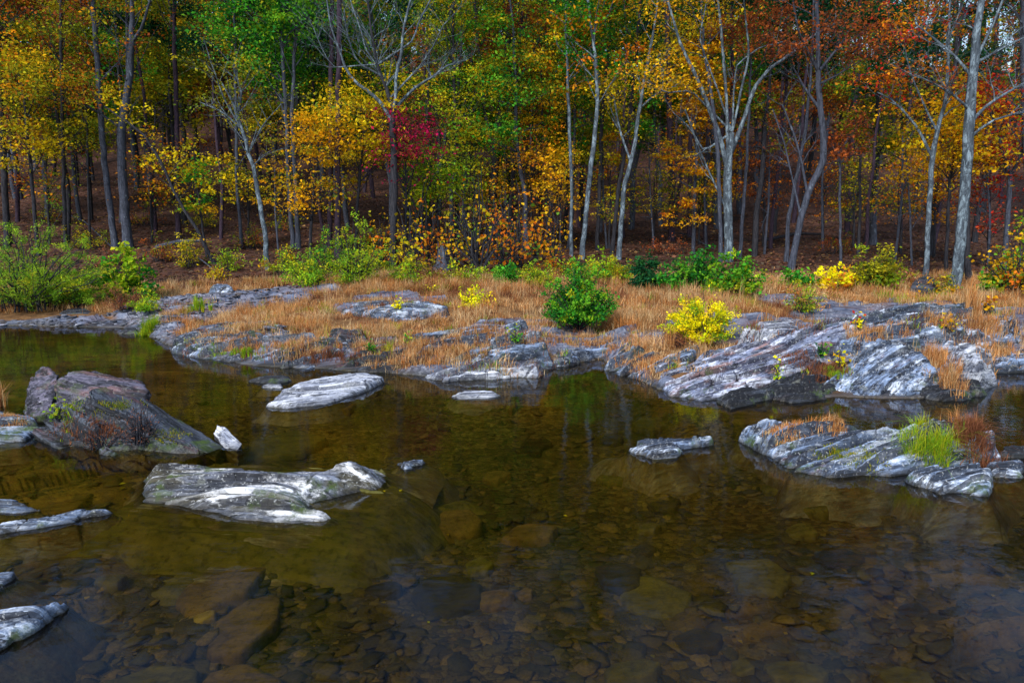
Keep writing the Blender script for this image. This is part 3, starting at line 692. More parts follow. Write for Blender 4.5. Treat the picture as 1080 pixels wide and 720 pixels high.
class Acc:
    def __init__(s): s.V = []; s.Q = []; s.C = []; s.n = 0
    def add(s, V, Q, C=None):
        s.V.append(V); s.Q.append(np.asarray(Q)+s.n); s.n += len(V)
        if C is not None: s.C.append(C)
    def mk(s, name, mat, parent=None, off=None, smooth=False, **k):
        V = np.concatenate(s.V); 
        if off is not None: V = V-off
        return mk(name, V, np.concatenate(s.Q), mat, parent, colr=np.concatenate(s.C) if s.C else None, smooth=smooth, **k)
def resample(P, W, step):
    P = np.asarray(P, float); d = np.r_[0, np.cumsum(np.linalg.norm(np.diff(P, axis=0), axis=1))]
    n = max(4, int(d[-1]/step)+1); q = np.linspace(0, d[-1], n)
    # smooth catmull like interpolation through numpy: fine linear then blur
    f = np.linspace(0, d[-1], n*4); X = np.stack([np.interp(f, d, P[:, k]) for k in range(3)], 1)
    k = np.ones(5)/5
    Xs = np.stack([np.convolve(np.pad(X[:, j], 2, mode='edge'), k, 'valid') for j in range(3)], 1); Xs[0] = X[0]; Xs[-1] = X[-1]
    return np.stack([np.interp(q, f, Xs[:, j]) for j in range(3)], 1), np.interp(q, d, W)
def rvec(s=1.0): return rng.standard_normal(3)*s
def branch(acc, p0, d, L, r, depth, tips, sides=5, up=.12, wob=.22, kids=4):
    n = 6; pts = [p0]; d = d/np.linalg.norm(d)
    for i in range(n):
        d = d+rvec(wob*.6)+np.array([0, 0, up*.3]); d /= np.linalg.norm(d); pts.append(pts[-1]+d*L/n)
    pts = np.array(pts); rad = np.linspace(r, r*.2, n+1)
    acc.add(*tube(pts, rad, sides))
    if depth <= 0:
        tips.append((pts[-1], L)); tips.append((pts[-3], L)); return
    for k in range(kids):
        j = rng.integers(2, n+1); tg = pts[j]-pts[j-1]; tg /= np.linalg.norm(tg)
        branch(acc, pts[j], tg+rvec(.55), L*rng.uniform(.35, .6), max(rad[j]*.55, .0022), depth-1, tips, 4, up, wob, max(2, kids-1))
    tips.append((pts[-1], L))
def crown_leaves(tips, pal, n, rad, thick, size, pal2=None, mixf=0.0, flat=.55, only=None):
    tips = [t_ for t_ in tips if only is None or only(t_[0])]
    size = size*.84; n = int(n*1.15)
    if not tips: return None
    P = np.array([t_[0] for t_ in tips]); k = max(4, int(n/len(P)))
    g = rng.random(len(P)) < mixf
    c0 = pick(pal, len(P)); 
    if pal2: c1 = pick(pal2, len(P)); c0 = np.where(g[:, None], c1, c0)
    sh = rng.uniform(.45, 1.25, (len(P), 1))
    cnt = np.maximum(2, (k*1.55*rng.random(len(P))**1.1*1.25).astype(int)); idx = np.repeat(np.arange(len(P)), cnt)
    R_ = rad*rng.uniform(.5, 1.2, len(P))
    off = rng.standard_normal((len(idx), 3))*np.stack([R_*.55, R_*.55, R_*.55*thick], 1)[idx]
    off[:, 2] -= .25*thick*(off[:, 0]**2+off[:, 1]**2)/rad
    cc = (c0*sh)[idx]; j = rng.random(len(idx)) < .15
    cc[j] = pick(pal, int(j.sum()))
    return leaves(P[idx]+off, size, cc, flat)

FRONT = []   # (phrase, px, Y) landmarks for the wood behind
def tree(name, label, cat, trunk, bark, limbs=(), crown=None, zmin=4.0, htop=12.0, nb=14, bl=2.2, depth=2, kids=4, Y=None, bark2=None, group='trees along the forest edge', twig_from=.35, br_start=None, lean_top=None):
    b = ground_hit(trunk[0][0], trunk[0][1]) if Y is None else None
    if Y is None: Y = b[1]
    base = A(trunk[0][0], trunk[0][1], Y); base[2] = tz(base[0], Y)
    P = [base-np.array([0, 0, .25])]; W = [trunk[0][2]*Y/FPX*.42*1.2]; dY = 0; drift = rng.uniform(-.04, .04)
    for i, (px, py, w) in enumerate(trunk[1:]):
        q = A(px, py, Y); q = A(px, py, Y+drift*(q[2]-base[2])); P.append(q); W.append(w*Y/FPX*(.36 if px < 260 else .41))
    W[0] = max(W[0], W[1]*1.5)
    P.insert(1, P[0]+(P[1]-P[0])*min(.8/np.linalg.norm(P[1]-P[0]), .5)); W.insert(1, (W[0]/1.35+W[1])*.5)
    dmain = P[-1]-P[-2]; dmain /= np.linalg.norm(dmain)
    if P[-1][2] < htop and trunk[-1][1] <= 8:
        e = (htop-P[-1][2]); d2 = dmain*.5+np.array([0, 0, .6]); d2 /= np.linalg.norm(d2)
        for k in (1, 2, 3): P.append(P[-1]+d2*e/3+rvec(.12)); W.append(W[-1]*(.72 if k < 3 else .4))
    acc = Acc(); tips = []
    pts, rad = resample(P, W, .35); pts[1:-1] += rng.standard_normal((len(pts)-2, 3))*.012
    acc.add(*tube(pts, rad, 10))
    root = empty(name, base); off = base
    acc.mk('trunk', bark, root, off, True)
    ba = Acc(); paths = [(pts, rad, br_start if br_start is not None else zmin)]
    for lb in limbs:
        dy = rng.uniform(-.9, .9); LP = []; LW = []
        for i, (px, py, w) in enumerate(lb):
            q = A(px, py, Y+drift*3+dy*i/len(lb)*1.5); LP.append(q); LW.append(w*Y/FPX*.36)
        j = int(np.argmin(np.linalg.norm(pts-A(lb[0][0], lb[0][1], Y+drift*3), axis=1))); LP[0] = pts[j]; LW[0] = min(LW[0]*1.2, rad[j])
        if lb[-1][1] <= 8:
            d = LP[-1]-LP[-2]; d /= np.linalg.norm(d)
            for k in (1, 2, 3): LP.append(LP[-1]+(d+np.array([0, 0, .35]))*1.1+rvec(.15)); LW.append(LW[-1]*.6)
        lp, lr = resample(LP, LW, .3); lp[1:] += np.cumsum(rng.standard_normal((len(lp)-1, 3))*.006, 0); ba.add(*tube(lp, lr, 7)); paths.append((lp, lr, 0))
    for pi, (pp, rr, z0) in enumerate(paths):
        cand = [i for i in range(1, len(pp)) if pp[i][2]-base[2] > z0 and (pi == 0 or i > len(pp)*.25)]
        if not cand: continue
        m = nb if pi == 0 else max(3, nb//2)
        for k in range(m):
            i = cand[int(rng.integers(0, len(cand)))]
            tg = pp[i]-pp[i-1]; tg /= np.linalg.norm(tg); sd = rvec(); sd[2] = 0; sd /= np.linalg.norm(sd)
            L = bl*rng.uniform(.5, 1.1)*(1 if pi == 0 else .7)
            branch(ba, pp[i], tg*.75+sd*.75+np.array([0, 0, .1]), L, min(rr[i]*.42, .02), depth-1, tips, 5, kids=kids)
    if ba.V: ba.mk('branches', bark2 or bark, root, off, True)
    if crown:
        L = crown_leaves(tips, **crown)
        if L: mk('crown', L[0]-off, L[1], M_LEAF, root, colr=L[2])
    tag(root, label, cat, group)
    FRONT.append((label, trunk[0][0], Y))
    return root
cr = lambda pal, n=3500, rad=.55, thick=.4, size=.12, **k: dict(pal=pal, n=n, rad=rad, thick=thick, size=size, **k)

# ---- individually seen trees, left to right
tree('forest_tree', 'thin dark straight trunk at far left, left of the thicker grey pair', 'tree', [(69,262,5),(67,180,5),(65,90,4),(64,0,4)], B_DARK, crown=cr('rust', 3500, pal2='olive', mixf=.5), nb=22, zmin=5)
tree('forest_tree', 'olive leaved tree hanging over the left edge', 'tree', [(8,262,8),(4,180,8),(0,90,7),(-5,0,6)], B_DARK, crown=cr('olive', 7000, pal2='orange', mixf=.35), nb=26, zmin=2.2, bl=2.8)
tree('forest_tree', 'yellow olive leaved small tree above the willow bush at left', 'tree', [(40,270,5),(36,220,5),(30,150,4),(24,90,3)], B_DARK, crown=cr('yellow', 4500, pal2='olive', mixf=.5, rad=.6), nb=22, zmin=2, bl=1.9, depth=2)
tree('forest_tree', 'leaning grey trunk, left one of the grey pair at left', 'tree', [(122,262,9),(110,170,8),(104,90,7),(98,0,6)], B_GREY, crown=cr('olive', 5000, pal2='rust', mixf=.4), nb=20, zmin=5, bl=2.6)
tree('forest_tree', 'stout grey trunk forking high, right one of the grey pair at left', 'tree', [(135,262,13),(129,190,12),(128,140,11),(137,80,9),(139,35,8),(140,0,5)], B_GREY,
     limbs=[[(137,90,5),(134,50,5),(133,0,3)], [(139,50,5),(150,30,4),(158,0,3)], [(128,140,3),(110,122,3),(92,112,2)]], crown=cr('olive', 7000, pal2='orange', mixf=.35), nb=18, zmin=4, bl=2.6)
tree('pine_tree', 'tall straight purple brown pine trunk left of the small green and yellow tree', 'tree', [(188,252,8),(187,150,6.5),(184,60,6),(184,0,5)], B_PINE, crown=cr('olive', 2500, size=.12), nb=16, zmin=7, htop=12.5)
tree('forest_tree', 'dark leaning trunk slanting up leftward in front of the pine at left', 'tree', [(230,278,6),(210,245,5),(190,215,4),(172,175,4),(150,140,3),(110,112,2)], B_DARK, crown=cr('yellow', 1100, rad=.4), nb=10, zmin=1.5, bl=1.2, htop=5)
tree('sapling', 'small green and yellow leafy tree beside the leaning dark trunk', 'tree', [(218,272,3),(214,240,3),(208,200,2.5),(205,180,1.5)], B_DARK, crown=cr('green', 1500, rad=.4, pal2='yellow', mixf=.5), nb=14, zmin=1.2, bl=1.0, depth=1, htop=4)
tree('forest_tree', 'slender white tree leaning left with sparse yellow leaves', 'tree', [(283,284,6),(279,245,6),(268,180,5),(259,150,5),(252,128,5),(244,105,3),(232,85,2)], B_PALE,
     limbs=[[(256,140,3),(236,118,2.5),(212,108,1.5)], [(252,128,3),(256,100,3),(246,70,2)], [(262,160,2),(275,135,2),(296,112,1)], [(254,130,2.5),(236,104,2),(225,70,1.5),(215,40,1)]], crown=cr('olive', 1400, rad=.5, size=.10), nb=14, zmin=3, bl=1.4, htop=7)
tree('forest_tree', 'thin grey trunk just left of the slender white leaning tree', 'tree', [(255,262,5),(250,200,4.5),(249,100,4),(247,0,3)], B_GREY, crown=cr('olive', 5000, pal2='yellow', mixf=.3), nb=22, zmin=2.5, bl=2.0)
tree('forest_tree', 'green crowned tree with twin grey trunk, left trunk', 'tree', [(309,262,6),(305,200,5.5),(302,130,5),(298,60,4),(294,0,3)], B_GREY,
     limbs=[[(302,130,2.5),(292,90,2),(280,60,2)]], crown=cr('green', 12000, rad=.6, size=.14), nb=34, zmin=4.6, bl=2.3)
tree('forest_tree', 'green crowned tree with twin grey trunk, right trunk', 'tree', [(315,262,7),(312,200,6),(308,130,5.5),(310,60,4),(314,0,3)], B_GREY, crown=cr('green', 9000, rad=.6, size=.14, pal2='ylgreen', mixf=.3), nb=28, zmin=4.8, bl=2.2)
tree('forest_tree', 'golden orange small tree with layered boughs left of the tall purple pines', 'tree', [(327,274,4),(328,235,4),(332,190,3),(336,150,2)], B_DARK, crown=cr('gold', 4200, rad=.6, thick=.2, size=.12, pal2='olive', mixf=.2), nb=22, zmin=.9, bl=1.5, depth=2, htop=4.6)
tree('pine_tree', 'tall purple brown pine trunk, the thicker of two near the upright bare tree', 'tree', [(356,272,8),(356,180,7.5),(357,90,7),(358,0,6)], B_PINE, crown=cr('pine', 3000, size=.12), nb=14, zmin=9.5, htop=12.5)
tree('pine_tree', 'narrow purple pine trunk immediately left of the thicker pine', 'tree', [(347,262,6),(349,180,6),(349,90,5.5),(350,0,5)], B_PINE, crown=cr('pine', 2000, size=.12), nb=10, zmin=9.5, htop=12.5)
tree('forest_tree', 'yellow layered tree low behind the thicker pine trunk', 'tree', [(375,268,4),(376,230,4),(380,180,3.5),(384,130,2)], B_DARK, crown=cr('yellow', 6000, rad=.75, thick=.22, size=.13), nb=26, zmin=1.4, bl=1.9, htop=6)
tree('forest_tree', 'bare spreading tree with dark bark and pale lichened branches, left of centre', 'tree', [(414,280,10),(415,240,9),(416,190,9),(415,150,8.5),(414,115,7.5),(410,100,5),(399,72,3.5),(392,40,3),(388,0,2.5)], B_DARK, bark2=B_PALE,
     limbs=[[(415,128,6),(405,112,5.5),(392,98,5),(378,90,4.5),(366,76,4),(360,58,3),(350,30,2.5),(345,0,2)], [(414,118,6),(418,104,5),(417,84,4.5),(424,58,4),(426,30,3.5),(434,0,3)], [(415,122,5),(424,106,4.5),(438,92,4),(456,82,3.5),(470,70,2.5),(492,64,1.5)],
            [(424,58,3),(434,44,2.5),(440,24,2.5),(452,0,2)], [(378,90,3),(376,66,2.5),(366,40,2),(362,10,1.5)], [(399,72,2.5),(386,55,2),(380,30,2),(370,6,1.5)], [(438,92,3),(442,72,2),(456,52,2),(468,28,1.5)], [(366,76,2),(350,72,1.5),(338,50,1.5),(330,30,1)]], crown=None, nb=34, zmin=5.2, bl=1.5, depth=3, kids=4, htop=9.5)
tree('forest_tree', 'small magenta leaved tree just right of the bare spreading tree', 'tree', [(428,262,3),(428,220,3),(428,170,2)], B_DARK, crown=cr('magenta', 2000, rad=.5, thick=.3, size=.12, pal2='rust', mixf=.2), nb=22, zmin=2.3, bl=1.7, Y=22, htop=5)
tree('forest_tree', 'yellow tiered maple between the bare spreading tree and the dark forked tree', 'tree', [(482,258,5),(482,200,5),(480,120,4),(478,40,3),(478,0,2)], B_DARK, crown=cr('ylgreen', 10000, rad=.7, thick=.18, size=.12, pal2='yellow', mixf=.5), nb=44, zmin=2.6, bl=2.6, htop=10)
tree('forest_tree', 'green yellow tiered tree low between the pink leaved tree and the dark forked tree', 'tree', [(462,264,3),(462,230,3),(458,190,2)], B_DARK, crown=cr('ylgreen', 4500, rad=.6, thick=.25, size=.12), nb=22, zmin=1.2, bl=1.5, htop=5)
tree('forest_tree', 'black barked tree forking at mid height, right of the yellow tiered maple', 'tree', [(516,258,11),(520,200,11),(526,130,10),(534,70,9),(538,0,7)], B_DARK, limbs=[[(522,170,5),(512,120,5),(505,60,4),(500,0,3)], [(526,120,4),(550,80,3),(570,40,2)]], crown=cr('rust', 5000, pal2='orange', mixf=.3), nb=22, zmin=5.5, bl=2.4)
tree('forest_tree', 'crooked black trunk close right of the black barked forked tree', 'tree', [(535,258,7),(540,200,6),(546,140,5.5),(541,90,5),(550,30,4),(552,0,3)], B_DARK, crown=cr('rust', 3500), nb=18, zmin=5, bl=2.0)
tree('forest_tree', 'golden tiered tree left of the slim pale pair in the centre', 'tree', [(577,262,4),(577,230,4),(574,170,3),(572,120,2),(570,60,2)], B_DARK, crown=cr('gold', 6500, rad=.6, thick=.18, size=.12, pal2='yellow', mixf=.5), nb=30, zmin=1.8, bl=1.7, htop=7)
tree('forest_tree', 'very slim pale trunk, left of the leaning blue grey trunk in the centre', 'tree', [(602,270,4.5),(603,200,4),(600,120,4),(598,60,3),(597,0,2)], B_PALE, crown=cr('green', 5000, pal2='yellow', mixf=.35), nb=22, zmin=5.5, bl=1.8)
tree('forest_tree', 'leaning blue grey trunk with orange and green crown, in the centre', 'tree', [(613,273,7),(618,225,6),(624,170,6),(631,115,5),(628,60,4),(620,0,3)], B_PALE, crown=cr('green', 9000, rad=.6, size=.14, pal2='orange', mixf=.35), nb=30, zmin=5, bl=2.0)
tree('forest_tree', 'dark trunk leaning right beside the leaning blue grey trunk', 'tree', [(630,264,6),(632,200,5),(635,120,5),(642,50,4),(646,0,3)], B_DARK, crown=cr('green', 6000, pal2='olive', mixf=.5), nb=22, zmin=5, bl=2.2)
tree('forest_tree', 'pale curved trunk right of centre, bowing to the right', 'tree', [(652,274,6.5),(655,240,6),(659,195,6),(668,160,5),(674,120,4.5),(680,80,4),(690,30,3),(694,0,2)], B_PALE, limbs=[[(664,175,3),(655,140,3),(648,100,2)], [(674,120,3),(690,100,2.5),(712,90,1.5)]], crown=cr('yellow', 4500, rad=.6), nb=18, zmin=5, bl=1.8)
tree('forest_tree', 'slim dark trunk close left of the pale curved trunk', 'tree', [(645,268,5),(652,200,5),(663,140,4),(670,60,4),(676,0,3)], B_DARK, crown=cr('olive', 4000), nb=18, zmin=5.5)
tree('pine_tree', 'straight purple brown pine between the pale curved trunk and the white forked tree', 'tree', [(709,254,8),(708,180,7.5),(705,100,7),(703,0,6)], B_PINE, crown=cr('green', 4500, pal2='yellow', mixf=.5), nb=22, zmin=6.5, bl=2.4, htop=12.5)
tree('pine_tree', 'second slimmer pine right of the straight purple brown pine', 'tree', [(727,250,5.5),(728,180,5),(728,100,5),(729,0,4)], B_PINE, crown=cr('gold', 4500), nb=20, zmin=6.5, bl=2.2, htop=12)
tree('forest_tree', 'white barked forked tree, tallest pale one right of centre', 'tree', [(768,276,12),(768,240,11),(767,200,11),(768,168,10),(772,140,6)], B_PALE,
     limbs=[[(767,172,7),(758,140,6.5),(747,110,6),(732,75,5),(718,45,4),(706,0,3)], [(769,168,7),(781,135,6),(796,92,5.5),(812,72,4.5),(833,58,4),(856,38,3),(880,25,2)], [(767,160,5),(766,110,4),(762,60,4),(756,0,3)],
            [(747,110,3),(728,95,2.5),(700,98,2),(682,85,1.5)], [(758,140,3.5),(742,160,3),(728,135,2.5),(712,120,2)], [(796,92,3),(790,60,3),(786,20,2),(784,0,2)], [(766,110,2.5),(776,70,2),(800,50,2),(826,44,1.5)], [(732,75,2.5),(738,40,2),(746,0,2)], [(768,225,3),(756,200,3),(738,160,2.5),(722,115,2)]],
     crown=cr('gold', 3600, rad=.7, only=lambda p: p[0] < 6.6 and p[2] > 6), nb=14, zmin=5, bl=1.6, depth=3, kids=4, htop=5)
tree('forest_tree', 'darker lichened stem standing against the left of the white forked tree', 'tree', [(761,276,6),(759,220,5),(757,160,5),(752,110,4),(742,50,3),(740,0,2)], B_GREY, crown=cr('gold', 3000, pal2='yellow', mixf=.5, rad=.7), nb=20, zmin=6, bl=2.2)
tree('forest_tree', 'thin leaning pale pole close right of the white forked tree', 'tree', [(780,273,5),(783,230,4.5),(787,180,4),(790,120,3),(792,60,2)], B_GREY, crown=cr('rust', 2500, rad=.6), nb=16, zmin=5.5, bl=1.6, htop=8)
tree('forest_tree', 'tall pale tree with an S curved trunk, right of the white forked tree', 'tree', [(834,284,9),(841,245,8),(852,205,8),(865,178,8.5),(869,160,8),(867,130,7),(864,105,7),(863,60,5.5),(862,0,4)], B_GREY,
     limbs=[[(863,70,4),(850,50,3),(842,35,2.5),(836,0,2)], [(864,72,4),(880,55,3),(892,40,2)], [(864,110,4),(848,92,3),(836,70,2)], [(866,95,3),(882,80,2),(904,66,1.5)], [(852,205,3.5),(846,170,3),(838,140,3),(826,110,2)], [(845,230,3),(836,190,2.5),(828,150,2),(815,115,1.5)]],
     crown=cr('rust', 2200, rad=.6, only=lambda p: p[2] > 7), nb=18, zmin=5, bl=1.6, depth=3, kids=4)
tree('forest_tree', 'slender dark tree just left of the S curved pale tree', 'tree', [(829,276,5),(832,230,5),(842,180,4.5),(850,130,4),(856,70,3),(858,0,2)], B_GREY, crown=cr('rust', 2600, pal2='orange', mixf=.4), nb=18, zmin=5, bl=2.2)
tree('forest_tree', 'thin straight pole under the rusty crowns, right of the S curved pale tree', 'tree', [(887,278,3.5),(886,230,3),(885,160,2.5)], B_GREY, crown=cr('rust', 900, rad=.4), nb=8, zmin=3, bl=1.0, htop=5)
tree('forest_tree', 'second thin straight pole, between the S curved tree and the tall pine on the right', 'tree', [(905,272,4),(907,230,3.5),(907,160,3)], B_DARK, crown=cr('orange', 3000, rad=.6), nb=14, zmin=4, bl=1.8, htop=7)
tree('pine_tree', 'tall blue grey pine with dark green needles at the top, on the right', 'tree', [(921,258,8.5),(922,200,8),(926,130,8),(928,60,7),(930,0,6)], B_GREY, crown=cr('pine', 7000, rad=.6, size=.13, pal2='dkgreen', mixf=.4), nb=26, zmin=7, bl=2.2, htop=12.5)
tree('forest_tree', 'pale grey forking tree left of the big blue white tree on the right', 'tree', [(977,293,7),(978,250,6),(981,200,6),(983,165,6),(990,135,5),(998,100,4),(1002,0,3)], B_PALE,
     limbs=[[(983,165,4),(970,140,3.5),(955,120,3),(940,105,2),(925,98,1.5)], [(990,140,3),(975,110,2.5),(962,80,2),(955,50,1.5)]], crown=cr('orange', 2600, rad=.5, pal2='red', mixf=.3), nb=16, zmin=3.5, bl=1.6)
tree('forest_tree', 'yellow leaved tree behind the big blue white tree on the right', 'tree', [(998,285,4),(1000,240,4),(1002,190,3.5),(1008,150,2)], B_DARK, crown=cr('gold', 5500, rad=.75, thick=.25, size=.13, pal2='yellow', mixf=.5), nb=26, zmin=2.2, bl=1.9, htop=6)
tree('forest_tree', 'big blue white barked tree leaning right, rightmost large trunk', 'tree', [(1006,304,14),(1011,270,12.5),(1017,200,12),(1022,140,12),(1025,90,11),(1029,40,9),(1034,0,7)], B_PALE,
     limbs=[[(1022,130,5),(1040,112,4),(1062,98,3.5),(1090,82,3)], [(1023,150,4),(1040,130,3),(1060,122,3),(1085,118,2)], [(1025,85,4),(1008,60,3.5),(990,45,3),(965,25,2)], [(1028,60,4),(1045,30,3.5),(1058,0,3)], [(1022,120,3.5),(1005,100,3),(985,88,2),(965,78,1.5)], [(1026,70,4),(1050,55,3),(1080,40,2)]],
     crown=cr('rust', 1800, rad=.6, only=lambda p: p[2] > 7.5), nb=20, zmin=6, bl=1.9, depth=3, kids=4, htop=12.5)
tree('forest_tree', 'dark trunk just right of the big blue white tree', 'tree', [(1024,300,8),(1020,260,7),(1019,210,7),(1024,150,6),(1030,60,5),(1036,0,4)], B_DARK, crown=cr('rust', 1600, pal2='orange', mixf=.4), nb=16, zmin=6, bl=2.2)
tree('forest_tree', 'grey forking tree near the right edge with reddish leaves', 'tree', [(1058,290,6),(1062,240,6),(1066,190,5),(1055,150,4),(1045,120,3)], B_GREY, limbs=[[(1066,190,4),(1078,160,3),(1085,120,3)]], crown=cr('red', 2200, rad=.5, pal2='rust', mixf=.5), nb=16, zmin=2.5, bl=1.6, htop=8)
tree('forest_tree', 'rusty leaved tree rising out of the top right corner', 'tree', [(1085,292,8),(1084,200,7),(1080,100,7),(1078,0,5)], B_GREY, crown=cr('rust', 2600, pal2='orange', mixf=.3), nb=24, zmin=6, bl=2.4)

UND = [(52,258,48,170,'olive','orange','low olive and orange tree above the big willow bush'), (160,256,158,190,'orange','olive','low orange brown tree between the grey pair and the pine'),
       (262,258,262,190,'yellow','olive','low yellow tree behind the slender white tree'), (500,262,500,170,'ylgreen','yellow','low yellow green tree left of the black barked forked tree foot'),
       (552,264,553,180,'gold','orange','low golden tree right of the dark crooked trunk'), (590,266,592,190,'gold','yellow','low golden tree left of the slim pale pair'), (642,262,644,180,'yellow','ylgreen','low yellow tree between the blue grey trunk and the pale curved trunk'),
       (690,258,690,190,'olive','yellow','low olive tree right of the pale curved trunk'), (738,258,737,190,'yellow','olive','low yellow tree left of the white forked tree'), (805,260,806,190,'rust','orange','low rusty tree right of the white forked tree'),
       (868,258,868,190,'orange','rust','low orange tree behind the S curved tree'), (900,262,901,195,'olive','yellow','low olive tree left of the tall pine on the right'), (950,268,951,190,'orange','olive','low orange tree right of the tall pine on the right'),
       (1042,284,1044,200,'red','rust','low red leaved tree right of the big blue white tree'), (985,272,986,200,'gold','orange','low golden tree left of the big blue white tree')]
for a, b_, c, d, p1, p2, lb in UND:
    tree('understory_tree', lb, 'tree', [(a,b_,3),((a+c)/2,(b_+d)/2,2.6),(c,d,1.6)], B_DARK, crown=cr(p1, 1700, rad=.5, thick=.2, size=.115, pal2=p2, mixf=.4), nb=17, zmin=.7, bl=1.4, htop=3, group='low leafy trees under the tall ones')
# saplings with big orange leaves, in the middle under the trees
sap = [(432,286,52,'gold'),(452,280,70,'orange'),(478,284,60,'mixed'),(500,280,84,'gold'),(506,290,96,'mixed'),(532,286,66,'orange'),(548,282,74,'mixed'),(566,276,52,'orange'),(584,282,56,'mixed'),(402,280,50,'mixed'),(440,270,96,'gold'),(520,272,80,'orange')]
desc = ['low golden leaved sapling right of the bare spreading tree','orange leaved sapling just right of the bare spreading tree','sapling of mixed yellow and red leaves left of the weathered stump','golden sapling right of the weathered stump','tallest orange and green sapling in the centre thicket',
        'orange sapling right of the tallest thicket sapling','mixed leaved sapling in front of the dark forked tree','short orange sapling before the golden tiered tree','mixed leaved sapling at the foot of the slim pale pair','yellow and red sapling at the left foot of the bare spreading tree','tall golden sapling under the pink leaved tree','orange sapling in shade behind the centre thicket']
def shrub(name, label, cat, px, py, wpx, hpx, pal, n, size, pal2=None, mixf=0, stems=26, flat=.3, asp=.6, group='bushes on the far bank', Y=None, top=1.0, spread=1.0, base_frac=.1, stemmat=B_DARK, along=.25, bare=0.0, jit=.7):
    b = (surf_hit(px, py) if py > 300 else ground_hit(px, py)) if Y is None else A(px, py, Y)
    z0 = float(topz(np.array([b[0]]), np.array([b[1]]))[0])
    base = np.array([b[0], b[1], z0]); s = b[1]/FPX; rw = wpx*s/2; h = hpx*s
    acc = Acc(); C = []; cols = []
    for k in range(stems):
        a = rng.uniform(0, 2*math.pi); q = math.sqrt(rng.random())
        # ellipsoid target; outer stems are lower
        el = math.acos(1-q*q*.999) if False else q*math.pi/2*.98
        tgt = np.array([math.cos(a)*math.sin(el)*rw*spread, math.sin(a)*math.sin(el)*rw*spread*.9, h*(.12+.88*math.cos(el))*rng.uniform(.7, 1.1)])
        tgt = tgt*(1+.28*rng.random()**3)
        p0 = np.array([math.cos(a), math.sin(a), 0])*rw*base_frac*rng.random()
        m = np.array([tgt[0]*.35, tgt[1]*.35, tgt[2]*.6])
        tt = np.linspace(0, 1, 6)[:, None]
        pts = p0*(1-tt)**2+m*2*tt*(1-tt)+tgt*tt**2; pts[1:] += rng.standard_normal((5, 3))*.02*h
        acc.add(*tube(pts, np.linspace(.012, .003, 6)*max(h, .5), 4))
        cnt = int(n/stems*rng.uniform(.6, 1.4)); c = pick(pal2 if pal2 and rng.random() < mixf else pal, 1)*rng.uniform(.65, 1.2)
        for j in range(3):
            # side twigs
            u = rng.uniform(along, 1); pj = np.array([np.interp(u*5, range(6), pts[:, i]) for i in range(3)])
            d = rvec(1); d[2] = abs(d[2])*.5; d = d/np.linalg.norm(d)*h*rng.uniform(.08, .22)*(1-bare)
            mm = cnt//3
            v = rng.random((mm, 1))**.8
            C.append(pj+d*v+rng.standard_normal((mm, 3))*size*jit)
            cc = np.repeat(c, mm, 0); r_ = rng.random(mm) < .3; cc[r_] = pick(pal, int(r_.sum())); cols.append(cc)
    C = np.concatenate(C); cols = np.concatenate(cols); C[:, 2] = np.maximum(C[:, 2], .02)
    cols = cols*(.45+.6*np.clip(C[:, 2:3]/h, 0, 1))/.95 if False else cols
    root = empty(name, base)
    acc.mk('stems', stemmat, root)
    L = leaves(C, size, cols, flat, asp); mk('foliage', L[0], L[1], M_LEAF, root, colr=L[2])
    tag(root, label, cat, group)
    return root
for (px, py, h_, pal), d in zip(sap, desc):
    shrub('sapling', d, 'sapling', px, py, h_*.7, h_*1.2, 'yellow' if pal == 'gold' else pal, 190, .12, stems=14, flat=.1, asp=.8, group='big leaved saplings in the centre thicket', base_frac=.05, along=.25, jit=1.7)

shrub('bush', 'big feathery green willow bush at the far left edge', 'bush', 30, 326, 150, 88, 'willow', 24000, .07, pal2='ylgreen', mixf=.25, stems=90, asp=.22, base_frac=.5)
shrub('bush', 'smaller feathery willow clump right of the big willow bush', 'bush', 82, 324, 62, 52, 'willow', 7500, .065, pal2='ylgreen', mixf=.3, stems=40, asp=.22, base_frac=.5)
shrub('bush', 'broad leaved bush with green and yellow leaves right of the willow bushes', 'bush', 134, 318, 64, 58, 'ylgreen', 2600, .10, pal2='green', mixf=.45, stems=30, asp=.85)
shrub('bush', 'rust brown dry bush on the gravel shore', 'bush', 132, 328, 44, 28, 'drydk', 2600, .05, stems=40, asp=.2, base_frac=.4)
shrub('bush', 'small green bush beside the gravel, below the broad leaved bush', 'bush', 153, 330, 30, 24, 'ylgreen', 1300, .06, stems=26, asp=.35)
shrub('bush', 'light green bush left of the pines at the forest edge', 'bush', 326, 303, 56, 38, 'ylgreen', 2600, .075, stems=40, asp=.35, base_frac=.4)
shrub('bush', 'tall light green feathery bush left of the bare spreading tree', 'bush', 376, 302, 50, 66, 'ylgreen', 4200, .075, pal2='willow', mixf=.4, stems=44, asp=.3, base_frac=.4)
shrub('bush', 'low yellow green bush in front of the bare spreading tree', 'bush', 428, 300, 56, 26, 'ylgreen', 1800, .07, pal2='olive', mixf=.5, stems=34, asp=.4, base_frac=.5)
shrub('bush', 'dark green low bush right of the weathered stump', 'bush', 533, 301, 34, 24, 'green', 1100, .09, stems=22, asp=.6)
shrub('bush', 'yellow green low bush left of the round green bush', 'bush', 562, 302, 44, 26, 'ylgreen', 1700, .07, stems=30, asp=.4, base_frac=.5)
shrub('bush', 'round glossy green bush at the head of the inlet', 'bush', 612, 347, 74, 66, 'green', 11000, .055, pal2='ylgreen', mixf=.15, stems=95, asp=.55, base_frac=.12, along=.35)
shrub('bush', 'yellow green bush behind the round green bush', 'bush', 640, 298, 52, 30, 'ylgreen', 1700, .08, pal2='olive', mixf=.5, stems=30, asp=.5, base_frac=.4)
